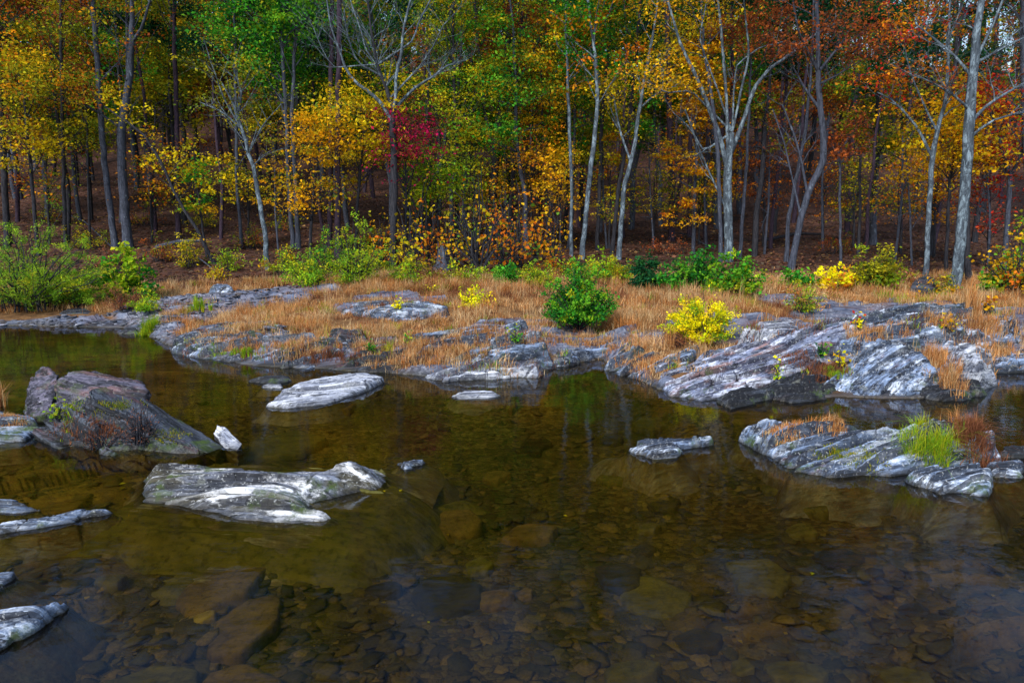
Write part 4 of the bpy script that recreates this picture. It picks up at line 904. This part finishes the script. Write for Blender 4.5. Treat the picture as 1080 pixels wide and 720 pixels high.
shrub('bush', 'dark blue green bush right of the pale curved trunk', 'bush', 681, 304, 42, 32, 'dkgreen', 1900, .09, stems=30, asp=.6, base_frac=.3)
shrub('bush', 'large deep green bush left of the white forked tree foot', 'bush', 728, 306, 62, 44, 'green', 3000, .09, pal2='dkgreen', mixf=.5, stems=40, asp=.6, base_frac=.3)
shrub('bush', 'large green bush in front of the white forked tree', 'bush', 775, 312, 58, 44, 'green', 2800, .09, pal2='ylgreen', mixf=.35, stems=40, asp=.55, base_frac=.3)
shrub('bush', 'round bright yellow bush above the big pinkish tilted slab', 'bush', 739, 362, 78, 50, 'bright', 14000, .042, pal2='ylgreen', mixf=.35, stems=110, asp=.4, base_frac=.25, along=.3)
shrub('bush', 'rust brown dry stalks under the round bright yellow bush', 'bush', 712, 366, 36, 20, 'drydk', 1300, .045, stems=30, asp=.2, base_frac=.4)
shrub('bush', 'dark green low bush right of the S curved tree foot', 'bush', 842, 304, 40, 22, 'green', 1300, .09, stems=24, asp=.6, base_frac=.4)
shrub('bush', 'yellow and red leaved low bush between the S curved tree and the round dome bush', 'bush', 876, 306, 50, 28, 'bright', 1200, .075, pal2='orange', mixf=.3, stems=24, asp=.8, base_frac=.4)
shrub('bush', 'dome shaped olive green bush below the tall pine on the right', 'bush', 923, 306, 50, 48, 'olive', 3400, .08, pal2='ylgreen', mixf=.4, stems=50, asp=.55, base_frac=.2, along=.3)
shrub('bush', 'low green bush at the foot of the big blue white tree', 'bush', 1046, 310, 36, 22, 'green', 1100, .09, stems=22, asp=.6, base_frac=.4)
shrub('bush', 'red and yellow leaved bush at the right edge', 'bush', 1068, 312, 74, 86, 'mixed', 1500, .09, pal2='ylgreen', mixf=.3, stems=34, asp=.75, base_frac=.3)
shrub('bush', 'yellow flowered bush above the stepped middle ledge', 'bush', 498, 325, 38, 22, 'bright', 900, .06, stems=28, asp=.5, base_frac=.4)
shrub('bush', 'tall dry yellow green weeds right of the large bush by the white forked tree', 'bush', 848, 330, 40, 38, 'ylgreen', 1700, .06, pal2='dry', mixf=.5, stems=40, asp=.25, base_frac=.5)
EDGE = [(60,236,50,26,'olive','rust','shaded olive brush high on the left slope'), (150,238,50,26,'rust','olive','shaded rusty brush between the grey pair and the pine'), (215,240,44,24,'olive','yellow','shaded brush on the slope behind the leaning dark trunk'),
        (300,244,46,28,'olive','rust','shaded brush on the slope behind the twin grey trunks'), (120,282,50,26,'drydk','olive','brown brush behind the broad leaved bush at left'), (232,296,30,16,'yellow','rust','low yellow speckled brush above the grey gravel'),
        (200,282,44,34,'olive','yellow','low olive and yellow brush left of the slender white tree'), (240,286,40,26,'ylgreen','olive','low green brush at the left foot of the slender white tree'), (262,262,36,30,'olive','rust','shaded olive brush behind the slender white tree'),
        (300,290,40,34,'ylgreen','yellow','yellow green brush right of the slender white tree'), (345,288,44,44,'ylgreen','green','bright green brush at the foot of the tall purple pines'), (395,292,40,36,'ylgreen','yellow','green and yellow brush left of the bare spreading tree foot'),
        (170,276,40,26,'rust','olive','rusty brush behind the broad leaved bush'), (95,262,50,24,'olive','yellow','shaded olive brush behind the big willow bush'), (455,297,50,22,'drydk','olive','brown brush in front of the centre thicket'),
        (495,298,50,24,'ylgreen','olive','yellow green brush in front of the tallest thicket sapling'), (585,292,40,24,'olive','orange','olive brush at the foot of the golden tiered tree'), (612,292,46,24,'ylgreen','yellow','green brush at the foot of the leaning blue grey trunk'),
        (655,298,36,20,'bright','olive','yellow brush at the foot of the pale curved trunk'), (804,306,36,22,'ylgreen','dry','dry green brush left of the S curved tree foot'), (900,304,30,18,'bright','orange','small yellow brush left of the dome shaped bush'),
        (952,300,34,16,'drydk','olive','brown brush right of the dome shaped bush'), (992,310,36,20,'olive','gold','olive brush left of the big blue white tree foot'), (700,268,50,22,'rust','drydk','rusty low brush on the slope left of the white forked tree'),
        (880,268,50,22,'rust','olive','rusty low brush on the slope right of the S curved tree'), (560,262,50,30,'olive','rust','shaded brush behind the golden tiered tree'), (385,262,50,30,'olive','yellow','shaded yellow olive brush behind the bare spreading tree')]
for px, py, w_, h_, p1, p2, d in EDGE:
    shrub('brush', d, 'brush', px, py, w_, h_, p1, int(w_*h_*.75), .075, pal2=p2, mixf=.5, stems=26, asp=.45, group='low brush along the forest edge', base_frac=.5)
# small plants on and between the rocks
pl = [(905,347,14,24,'bright','red','red and yellow seedling on the ledge right of the tilted slabs'), (886,388,18,24,'bright','gold','yellow leaved sprig between the two tilted slabs'), (867,378,20,22,'green','dkgreen','green leafy plant in the cleft of the tilted slabs'),
      (820,400,18,18,'ylgreen','bright','yellow green sprig at the foot of the big tilted slab'), (545,364,20,26,'green','ylgreen','green leafy plant at the centre of the middle bank'), (390,372,12,12,'green','green','tiny green weed on the mossy point'),
      (428,365,14,14,'green','ylgreen','small green weed in the grass below the stepped ledge'), (420,326,10,10,'bright','bright','tiny yellow herb on the pale flat slab'), (1000,352,22,26,'gold','ylgreen','yellow sprig in dry grass right of the long grey ledge'),
      (1038,330,18,22,'gold','orange','golden weed at the right end of the long grey ledge'), (62,448,20,30,'ylgreen','olive','leafy yellow green weed growing on the dark brambly outcrop'), (970,318,26,22,'mixed','gold','orange yellow herb below the forking grey tree'),
      (455,308,18,12,'bright','ylgreen','yellow green herb in front of the weathered stump'), (600,312,14,12,'bright','bright','yellow herb just left of the round green bush')]
for px, py, w_, h_, p1, p2, d in pl:
    shrub('small_plant', d, 'plant', px, py, w_, h_, p1, 90, .055 if py < 345 else .045, pal2=p2, mixf=.5, stems=9, asp=.7, group='small plants among the rocks', base_frac=.1)
shrub('bramble', 'tangled reddish brown bramble on the point of the dark outcrop', 'bramble', 150, 470, 44, 44, 'drydk', 420, .022, stems=70, asp=.35, group=None, base_frac=.5)
shrub('bramble', 'dry twiggy stalks on the front face of the dark outcrop', 'bramble', 108, 472, 50, 30, 'drydk', 260, .02, stems=40, asp=.3, group=None, base_frac=.5)

# ------------------------------------------------------------------ grasses
def blades(P, h, cols, wid, lean=.35, droop=.4):
    n = len(P); a = rng.uniform(0, 2*math.pi, n); ln = np.abs(rng.standard_normal(n))*lean
    d = np.stack([np.cos(a), np.sin(a), 0*a], 1); side = np.stack([-np.sin(a+rng.uniform(-1, 1, n)), np.cos(a), 0*a], 1)
    h = h[:, None]; ln = ln[:, None]; up = np.array([[0, 0, 1.0]])
    p1 = P+up*h*.55+d*h*ln*.35; p2 = P+up*h*(1-ln*droop)+d*h*ln*1.1
    w_ = (wid*rng.uniform(.6, 1.3, n))[:, None]; s0 = side*w_
    V = np.stack([P-s0, P+s0, p1+s0*.8, p1-s0*.8, p2+s0*.15, p2-s0*.15], 1).reshape(-1, 3)
    b = (np.arange(n)*6)[:, None]
    Q = np.concatenate([b+np.array([[0, 1, 2, 3]]), b+np.array([[3, 2, 4, 5]])], 0)
    return V, Q, np.repeat(cols, 6, 0)
def tufts(cx, cy, nb, rad, hgt, pal, wid=.004, zf=topz, **k):
    """cx, cy arrays of tuft centres"""
    m = len(cx); cnt = np.maximum(6, (nb*rng.uniform(.5, 1.5, m)).astype(int)); idx = np.repeat(np.arange(m), cnt)
    n = len(idx); rr = np.broadcast_to(rad, (m,))*rng.uniform(.6, 1.3, m); hh = np.broadcast_to(hgt, (m,))*rng.uniform(.55, 1.3, m)
    X = cx[idx]+rng.standard_normal(n)*rr[idx]*.6; Y = cy[idx]+rng.standard_normal(n)*rr[idx]*.6
    z = zf(X, Y)-.01
    c = (pick(pal, m)*rng.uniform(.7, 1.2, (m, 1)))[idx]; j = rng.random(n) < .35; c[j] = pick(pal, int(j.sum()))
    return blades(np.stack([X, Y, z], 1), hh[idx]*rng.uniform(.5, 1.1, n), c, wid, **k)
def scatter(n, px0, px1, py0, py1, z=.4):
    px = rng.uniform(px0, px1, n); py = rng.uniform(py0, py1, n)
    dx = (px-540)/FPX; dy = -(py-360)/FPX; tt = (z-H)/(-sp_+dy*cp)
    return dx*tt, (cp+dy*sp_)*tt
def keep_bank(x, y, thr=.6):
    return ((y-shoreY(x)) > .25) & (rockmask(x, y) < thr)
# bank grass: uniform per ground area within the bank, denser far off where it is seen edge on
n = 6500
x = rng.uniform(-15, 16, n); y = rng.uniform(8.5, 19.5, n); k = (abs(x) < y*.95+1) & keep_bank(x, y) & ((x > -7.5) | (y > 15))
x, y = x[k], y[k]
onrock = onrock_(x, y)
x, y = x[~onrock], y[~onrock]
dens = fbm(x*.7, y*.9, 0, 90, 3)
hg = .10+.20*sstep(-.3, .6, fbm(x*.9, y*.9, 0, 91, 3)) + .08*sstep(13, 18, y)
acc = Acc(); pv = fbm(x*.55, y*.8, 0, 97, 3)+rng.normal(0, .12, len(x))
for pal, k in (('dry', (pv > -.26) & (pv < .28)), ('straw', pv >= .28), ('drydk', pv <= -.26)):
    acc.add(*tufts(x[k], y[k], 40, .15, hg[k], pal, .0035, lean=.85, droop=.5))
k = (rng.random(len(x)) < .16) & (fbm(x*.8, y, 0, 133, 2) > -.05); acc.add(*tufts(x[k], y[k], 34, .14, hg[k]*1.0, 'ylgreen', .0035, lean=.6))
k = (rng.random(len(x)) < .085) & (pv > -.2); acc.add(*tufts(x[k], y[k], 110, .17, .32, 'dry', .003, lean=.8, droop=.5))
k = (rng.random(len(x)) < .04); acc.add(*tufts(x[k], y[k], 90, .16, .30, 'dry', .003, lean=.8, droop=.5))
k = rng.random(len(x)) < .05; acc.add(*tufts(x[k], y[k], 16, .10, hg[k]*2.0, 'straw', .003, lean=.3))
L = (np.concatenate(acc.V), np.concatenate(acc.Q), np.concatenate(acc.C))
gcol = L[2]
tag(mk('dry_grass', L[0], L[1], M_GRASS, colr=gcol), 'dry orange brown grass covering the far bank', 'grass', kind='stuff')
# darker rust brown undergrowth near water edge and forest edge
x, y = scatter(1400, -40, 1120, 292, 395); s = y-shoreY(x); k = (s > .15) & (s < 14) & (fbm(x*.8, y*.8, 0, 95, 3) > .08) & (rockmask(x, y) < .75) & ((x > -7.2) | (y > 15))
L = tufts(x[k], y[k], 34, .16, .15, 'drydk', .0035, lean=.6); L2 = tufts(x[k][::5], y[k][::5], 30, .12, .14, 'ylgreen', .004, lean=.6)
acc = Acc(); acc.add(*L); acc.add(*L2)
tag(acc.mk('undergrowth', M_GRASS), 'rust brown weeds and a little green growing through the dry grass', 'grass', kind='stuff')
# grass growing on the rocks
acc = Acc()
x, y = scatter(8000, 170, 1110, 322, 400, .3); q = fbm(x*1.3, y*1.9, 0, 121, 3); px_ = 540+FPX*x/y
k = (topz(x, y) > .10) & (q > np.where(px_ < 640, -.08, .16)) & ~((px_ > 690) & (px_ < 895) & (y < 11.6)) & ~((px_ > 865) & (px_ < 990) & (y < 10.6)) & ~((px_ < 410) & (y < 9.6)) & ~((px_ > 990) & (px_ < 1050) & (y < 11.2)); x, y = x[k], y[k]
for pal, kk in (('dry', q[k] > .15), ('drydk', (q[k] <= .15) & (rng.random(len(x)) < .5)), ('straw', rng.random(len(x)) < .2), ('ylgreen', rng.random(len(x)) < .08)):
    acc.add(*tufts(x[kk], y[kk], 34, .10, .10+.12*sstep(0, .6, q[k][kk] if False else fbm(x[kk]*1.3, y[kk]*1.9, 0, 121, 3)), pal, .003, lean=.65))
spots = [(880,447,40,5,.10,'dry'),(830,455,24,4,.07,'dry'),(1025,462,18,12,.18,'drydk'),(1020,452,16,8,.2,'dry'),(690,380,36,6,.09,'dry'),(665,385,14,4,.07,'dry'),(300,366,70,6,.12,'dry'),(240,362,40,5,.09,'dry'),(340,376,50,5,.12,'drydk'),(240,372,40,4,.07,'ylgreen'),
         (470,372,50,7,.13,'dry'),(430,384,30,5,.1,'dry'),(640,362,50,5,.12,'dry'),(935,352,20,4,.14,'dry'),(1000,398,14,8,.2,'dry'),(990,380,10,8,.22,'dry'),(905,352,30,5,.12,'dry'),(1060,372,30,6,.14,'dry'),(1040,345,40,8,.2,'dry'),(990,340,20,5,.18,'dry'),(560,360,40,5,.12,'dry'),(510,355,30,5,.12,'dry'),(120,428,22,5,.04,'olive'),(75,432,14,4,.05,'ylgreen'),(100,456,30,8,.06,'drydk'),(180,458,22,5,.03,'olive'),(840,378,30,5,.07,'drydk'),
         (875,395,20,5,.08,'ylgreen'),(15,442,18,8,.05,'dry'), (900,480,40,8,.04,'olive'), (870,392,30,6,.12,'drydk')]
for px, py, rx, ry, h_, pal in spots:
    m = int(rx*ry/7)+8; X = []; Yv = []
    for _ in range(m):
        g_ = surf_hit(px+random.gauss(0, rx*.5), py+random.gauss(0, ry*.5)); X.append(g_[0]); Yv.append(g_[1])
    X = np.array(X); Yv = np.array(Yv); kk = topz(X, Yv) > .06
    if kk.any(): acc.add(*tufts(X[kk], Yv[kk], 30, .05, h_, pal, .0025, lean=.55))
tag(acc.mk('rock_grass', M_GRASS), 'short dry grass and moss rooted in the cracks of the rocks', 'grass', kind='stuff')
def clump(name, label, px, py, n, rad, h_, pal, wid=.004, z=None, **k):
    g_ = surf_hit(px, py)
    zz = float(topz(np.array([g_[0]]), np.array([g_[1]]))[0]); m = max(1, n//30)
    X = g_[0]+rng.standard_normal(m)*rad*.6; Yv = g_[1]+rng.standard_normal(m)*rad*.5
    L = tufts(X, Yv, 30, rad*.25, h_, pal, wid, **k)
    o = mk(name, L[0]-np.array([g_[0], g_[1], zz]), L[1], M_GRASS, colr=L[2], loc=(g_[0], g_[1], zz))
    tag(o, label, 'grass tuft', 'tufts of grass'); return o
clump('grass_tuft', 'lush green grass tuft growing on top of the rock island', 985, 474, 1500, .20, .20, 'ylgreen', .0018, z=.28, lean=.9)
clump('grass_tuft', 'brown dry tuft at the right end of the rock island', 1034, 468, 900, .16, .20, 'drydk', .0018, z=.25, lean=.9)
clump('grass_tuft', 'bright green grass tuft at the pool edge on the far left', 158, 350, 900, .17, .28, 'ylgreen', .004, z=.06, lean=.5)
clump('grass_tuft', 'yellowish grass tuft cut by the left edge above the blue slab', -2, 428, 300, .10, .32, 'dry', .003, z=.15, lean=.35)
clump('grass_tuft', 'tall dry tuft beside the bright white boulder', 980, 380, 700, .16, .26, 'dry', .0022, z=.35, lean=.45)
clump('grass_tuft', 'low dry tuft at the water corner right of the fine layered slab', 1002, 408, 500, .18, .18, 'dry', .0022, z=.15, lean=.5)
clump('grass_tuft', 'tall dry grass plume high on the right bank', 1028, 328, 300, .10, .5, 'dry', .004, z=.75, lean=.25)
clump('grass_tuft', 'pale green tuft on the mossy point of the left bank', 262, 372, 180, .07, .16, 'ylgreen', .005, z=.3, lean=.4)
clump('grass_tuft', 'green weeds sprouting beside the gravel at left', 212, 328, 240, .14, .3, 'ylgreen', .006, z=.25, lean=.3)

# leaf litter on the forest floor (uncountable)
n = 42000; y = 18.5+rng.random(n)**1.3*26; x = rng.uniform(-1, 1, n)*(y*.85+2); z = terrain(x, y)+.015
L = leaves(np.stack([x, y, z], 1), .13, pick('litter', n)*rng.uniform(.5, 1.3, (n, 1)), 3.0, .7)
tag(mk('leaf_litter', L[0], L[1], M_LEAF, colr=L[2]), 'red brown fallen leaves covering the forest floor', 'fallen leaves', kind='stuff')
# small yellow leaves lying on the bed and afloat
n = 90; x, y = scatter(n, 60, 1060, 430, 715, 0); k = (shoreY(x)-y > .3); x, y = x[k], y[k]
z = np.maximum(topz(x, y)+.01, np.where(rng.random(len(x)) < .12, .004, -9)); k = z < .03; x, y, z = x[k], y[k], z[k]
V_, Q_, C_ = leaves(np.stack([x, y, z], 1), .04, pick('yellow', len(x))*.4, 30.0, .7)
tag(mk('sunken_leaves', V_, Q_, M_LEAF, colr=C_), 'scattered small yellow leaves on the stream bed', 'fallen leaves', kind='stuff')

# undergrowth twigs: thin bare saplings at forest edge
def pole(label, px, py, topx, topy, w_, bark=B_GREY, Y=None):
    b = ground_hit(px, py); Yb = b[1]; e = A(topx, topy, Yb); P = [b-np.array([0, 0, .1]), (b+e)/2+rvec(.08), e]
    acc = Acc(); tips = []; r0 = w_*Yb/FPX*.5; pts, rad = resample(P, [r0, r0*.8, r0*.35], .3); acc.add(*tube(pts, rad, 6))
    root = empty('bare_sapling', b); acc.mk('trunk', bark, root, b, True); ba = Acc()
    for k in range(9):
        i = int(rng.integers(len(pts)//3, len(pts))); branch(ba, pts[i], rvec(.6)+np.array([0, 0, .5]), rng.uniform(.5, 1.1), r0*.4, 1, tips, 4, kids=3)
    ba.mk('branches', bark, root, b, True); tag(root, label, 'sapling', 'thin bare saplings at the forest edge')
pole('thin bare sapling between the slender white tree and the twin grey trunk', 294, 268, 290, 170, 2.5)
pole('thin bare sapling left of the pale curved trunk', 640, 262, 636, 150, 2.5)
pole('bare sapling midway between the purple pine and the pale curved trunk', 690, 262, 684, 150, 2.5)
pole('thin bare sapling left of the white forked tree', 745, 262, 748, 140, 3)
pole('bare sapling midway between the white forked tree and the S curved tree', 806, 268, 812, 150, 3)
pole('thin bare pole leaning against the dark behind the S curved tree', 868, 264, 872, 130, 3)
pole('bare sapling left of the dome shaped bush', 944, 274, 952, 140, 3)
pole('bare sapling right of the dome shaped bush', 962, 280, 955, 160, 2.5)
pole('thin bare sapling between the two rightmost grey trees', 1042, 286, 1040, 170, 3)
pole('thin bare sapling left of the black barked forked tree', 500, 256, 498, 140, 2.5, B_DARK)
pole('bare sapling right of the dark crooked trunk', 560, 260, 562, 110, 3, B_DARK)
pole('thin bare sapling at the far left behind the willow bush', 95, 258, 92, 130, 3, B_DARK)
pole('bare sapling behind the dark leaning trunk', 160, 256, 164, 110, 3, B_DARK)

# stump, logs and fallen branches
def log(name, label, cat, pts, w_, bark):
    P = [np.array(ground_hit(*q)) for q in pts]; P = [p+np.array([0, 0, z]) for p, z in zip(P, [.06, .25, .3, .35][:len(P)])]
    Yb = P[0][1]; pp, rad = resample(P, [w_*Yb/FPX*.5]+[w_*Yb/FPX*.5*(.8-.25*i) for i in range(len(P)-1)], .15); acc = Acc(); acc.add(*tube(pp, rad, 8))
    V, Q = tube([pp[0], pp[0]-(pp[1]-pp[0])*.02], [rad[0], .001], 8); acc.add(V, Q)
    o = acc.mk(name, bark, None, pp[0], True); o.location = pp[0]; tag(o, label, cat); return o
log('fallen_log', 'dark fallen log lying on the litter left of the slender white tree', 'log', [(165,263),(190,262),(216,263)], 5, B_GREY)
log('fallen_branch', 'pale fallen branch arching down beside the grey pair of trunks at left', 'branch', [(118,262),(90,240),(55,225)], 1.6, B_GREY)
log('fallen_branch', 'thin pale dead branch on the slope right of the pale curved trunk', 'branch', [(752,264),(725,254),(690,248)], 1.4, B_GREY)
log('fallen_branch', 'grey fallen branch above the gravel beside the small pale boulder', 'branch', [(232,292),(215,284),(200,276)], 1.6, B_GREY)
log('fallen_log', 'grey fallen log under the pines on the right slope', 'log', [(806,255),(840,252),(868,254)], 4, B_DARK)
b = ground_hit(467, 283); th = np.arange(18)*2*math.pi/18; V = []
for z, r in ((-.1, .34), (.0, .26), (.1, .17), (.22, .14), (.34, .125)):
    V += [[math.cos(a)*r*(1+.25*math.sin(5*a+1)*(1.1-z*2)), math.sin(a)*r*(1+.25*math.sin(5*a+1)*(1.1-z*2)), z] for a in th]
for a in th: V.append([math.cos(a)*.12, math.sin(a)*.12, .40+.09*math.sin(3*a)+.06*math.sin(7*a)])
for a in th: V.append([math.cos(a)*.07, math.sin(a)*.07, .30])
Q = [[r*18+i, r*18+(i+1) % 18, (r+1)*18+(i+1) % 18, (r+1)*18+i] for r in range(6) for i in range(18)]
nV = len(V); V.append([0, 0, .28]); T = [[6*18+i, 6*18+(i+1) % 18, nV] for i in range(18)]
st = mk('tree_stump', V, Q, B_GREY, T=T, loc=b); st.scale = (1.25, 1.25, 1.6); tag(st, 'weathered grey tree stump with a splintered top in the centre thicket', 'stump')

# ------------------------------------------------------------------ the wood behind
def proto(kind):
    acc = Acc(); ba = Acc(); tips = []
    hh = {'pine': 17, 'bare': 12}.get(kind, 14); r0 = rng.uniform(.12, .2)
    P = [np.zeros(3)-np.array([0, 0, .6])]; d = np.array([rng.uniform(-.05, .05), rng.uniform(-.05, .05), 1])
    for i in range(8): P.append(P[-1]+d*(hh+.6)/8+np.array([rng.normal(0, .12), rng.normal(0, .12), 0]))
    pts, rad = resample(P, np.linspace(r0, r0*.25, 9), .5); rad[0] *= 1.4; acc.add(*tube(pts, rad, 7))
    z0 = {'pine': .62, 'bare': .35, 'tier': .15}.get(kind, .38)
    m = {'pine': 26, 'bare': 16, 'tier': 40}.get(kind, 36)
    for k in range(m):
        i = int(rng.integers(int(len(pts)*z0), len(pts))); sd = rvec(); sd[2] = 0; sd /= np.linalg.norm(sd)
        f = 1-.5*(i/len(pts)-z0)
        branch(ba, pts[i], sd+np.array([0, 0, .25]), rng.uniform(1.2, 2.8)*f, rad[i]*.4, 1, tips, 4, kids=4)
    return acc, ba, tips
KINDS = [('orange', 'olive', .3, 'full', 'orange leaved tree'), ('olive', 'yellow', .3, 'full', 'olive leaved tree'), ('rust', 'orange', .3, 'full', 'rusty leaved tree'), ('green', 'olive', .5, 'full', 'green leaved tree'),
         ('yellow', 'olive', .4, 'tier', 'yellow leaved tree'), ('pine', 'dkgreen', .4, 'pine', 'tall pine'), ('gold', 'orange', .4, 'tier', 'golden leaved tree'), ('rust', 'olive', .5, 'bare', 'sparse leaved tree'), ('dkgreen', 'pine', .5, 'pine', 'dark green pine')]
protos = []
for pal, p2, mf, kind, nm in KINDS:
    a_, b_, tips = proto(kind)
    Lv = crown_leaves(tips, pal, {'bare': 1800, 'pine': 9000}.get(kind, 7000 if nm in ('rusty leaved tree', 'orange leaved tree') else 8000), .75, .28 if kind == 'tier' else .45, .21, p2, mf)
    bark = B_PINE if kind == 'pine' else random.choice([B_GREY, B_DARK, B_DARK])
    protos.append((a_, b_, Lv, bark, nm, kind, []))
LANDT = [('the grey pair of trunks at left', 128), ('the slender white leaning tree', 275), ('the green crowned twin trunk', 312), ('the thicker purple pine', 356), ('the bare spreading tree', 415), ('the yellow tiered maple', 481),
         ('the black barked forked tree', 524), ('the leaning blue grey trunk', 622), ('the pale curved trunk', 662), ('the white forked tree', 768), ('the S curved tree', 856), ('the tall pine with green needles', 924), ('the big blue white tree', 1017), ('the far left straight trunk', 40)]
spots = []
def try_spot(Y0, Y1, n, dmin):
    c = 0; g = 0
    while c < n and g < 6000:
        g += 1; Y = random.uniform(Y0, Y1); x = random.uniform(-1, 1)*(Y*.80+2.5)
        if all((x-a)**2+(Y-b)**2 > dmin**2 for a, b in spots): spots.append((x, Y)); c += 1
try_spot(24.5, 34, 46, 1.9); try_spot(34, 48, 64, 2.6); try_spot(48, 62, 62, 3.2)
wood = []
for x, Y in spots:
    px = 540+FPX*x/Y
    if 900 < px < 1110 and Y > 38 and random.random() < .6: continue
    # colours by place, as in the photograph
    r = random.random()
    if px < 260: ks = [1, 1, 2, 3, 5, 8, 8, 1]
    elif px < 420: ks = [3, 3, 1, 3, 5, 8]
    elif px < 560: ks = [4, 3, 3, 2, 1, 8, 8, 5, 7]
    elif px < 760: ks = [3, 3, 6, 1, 5, 8, 8, 7]
    else: ks = [2, 7, 7, 5, 8, 8, 1, 3, 7]
    k = random.choice(ks); a_, b_, Lv, bark, nm, kind, copies = protos[k]
    loc = (x, Y, tz(x, Y)); s = random.uniform(.8, 1.15)*(.62 if Y < 29 else .75 if Y < 34 else .9 if Y < 48 else 1.0); rz = random.uniform(0, 6.28)
    root = empty('forest_tree' if kind != 'pine' else 'pine_tree', loc, rz); root.scale = (s, s, s)
    if not copies:
        q = [a_.mk('trunk', bark, root, smooth=True), b_.mk('branches', bark, root, smooth=True), mk('crown', Lv[0], Lv[1], M_LEAF, root, colr=Lv[2])]
        copies += q
    else:
        for q in copies:
            c = q.copy(); col.objects.link(c); c.parent = root
    root['category'] = 'tree'; root['group'] = 'trees deeper in the forest'; wood.append((root, nm, px, Y))
b = {}
for o, nm, px, Y in wood:
    k = min(LANDT, key=lambda l: abs(l[1]-px)); side = 'left' if px < k[1] else 'right'
    zone = 'near front' if Y < 34 else ('midway back' if Y < 48 else 'deep back')
    b.setdefault((nm, k[0], side, zone), []).append((Y, o))
for (nm, k, side, zone), L in b.items():
    L.sort(key=lambda q: q[0])
    for i, (_, o) in enumerate(L):
        tag(o, f'{nm} {zone}, {side} of {k}' + (f', {["first","second","third","fourth","fifth","sixth","seventh","eighth"][min(i,7)]} back' if len(L) > 1 else ''), None)
# far wood: one mass of foliage and stems on the hillside beyond
n = 1500; cx = rng.uniform(-75, 75, n); cy = rng.uniform(63, 92, n); cz = terrain(cx, cy)+rng.uniform(.5, 12, n)*np.where(cx > 24, .45, 1)
m = 46; idx = np.repeat(np.arange(n), m); C = np.stack([cx, cy, cz], 1)[idx]+rng.standard_normal((n*m, 3))*np.array([1.1, 1.1, .7])
pals = ['rust', 'olive', 'pine', 'orange', 'dkgreen', 'olive']; cc = np.concatenate([pick(pals[i % 6], 1)*rng.uniform(.4, 1.0) for i in range(n)])[idx]
L = leaves(C, .42, cc, .4); acc = Acc(); acc.add(*L)
for i in range(170):
    x = rng.uniform(-70, 70); y = rng.uniform(62, 80); z = tz(x, y); V_, Q_ = tube([[x, y, z-.5], [x+rng.normal(0, .4), y, z+7], [x+rng.normal(0, .8), y, z+14]], [.2, .16, .08], 5)
    acc.add(V_, Q_, np.full((len(V_), 3), .03))
tag(acc.mk('far_wood', M_LEAF), 'far dark mass of trees covering the hillside beyond', 'forest', kind='stuff')

# ------------------------------------------------------------------ light
SUN_EL, SUN_AZ = R(42), R(208)      # azimuth clockwise from +Y (north); the light comes from behind the camera, a little left
wd = bpy.data.worlds.new('World'); sc.world = wd; wd.use_nodes = True; nt = wd.node_tree
bg = nt.nodes['Background']; sky = nt.nodes.new('ShaderNodeTexSky'); sky.sky_type = 'NISHITA'; sky.sun_disc = False
sky.sun_elevation = SUN_EL; sky.sun_rotation = SUN_AZ; sky.air_density = 1.2; sky.dust_density = .6
nt.links.new(sky.outputs[0], bg.inputs[0]); bg.inputs[1].default_value = .2
ld = bpy.data.lights.new('sun', 'SUN'); ld.energy = 4.1; ld.angle = R(16); ld.color = (1, .95, .88)
so = bpy.data.objects.new('sun', ld); col.objects.link(so)
from mathutils import Vector
dv = Vector((math.sin(SUN_AZ)*math.cos(SUN_EL), math.cos(SUN_AZ)*math.cos(SUN_EL), math.sin(SUN_EL)))
so.rotation_euler = dv.to_track_quat('Z', 'Y').to_euler(); so.location = (0, 0, 30)

cd = bpy.data.cameras.new('camera'); cam = bpy.data.objects.new('camera', cd); col.objects.link(cam)
cd.sensor_width = 36; cd.lens = 24; cd.clip_end = 500; cd.clip_start = .05
cam.location = (0, 0, H); cam.rotation_euler = (R(90)-PITCH, 0, 0); sc.camera = cam
sc.view_settings.view_transform = 'Standard'; sc.view_settings.look = 'None'; sc.view_settings.exposure = 0; sc.view_settings.gamma = 1
sc.render.resolution_x = 1024; sc.render.resolution_y = 682
sc.render.engine = 'CYCLES'; sc.cycles.max_bounces = 5; sc.cycles.diffuse_bounces = 2; sc.cycles.glossy_bounces = 2; sc.cycles.transparent_max_bounces = 8
sc.cycles.use_denoising = True
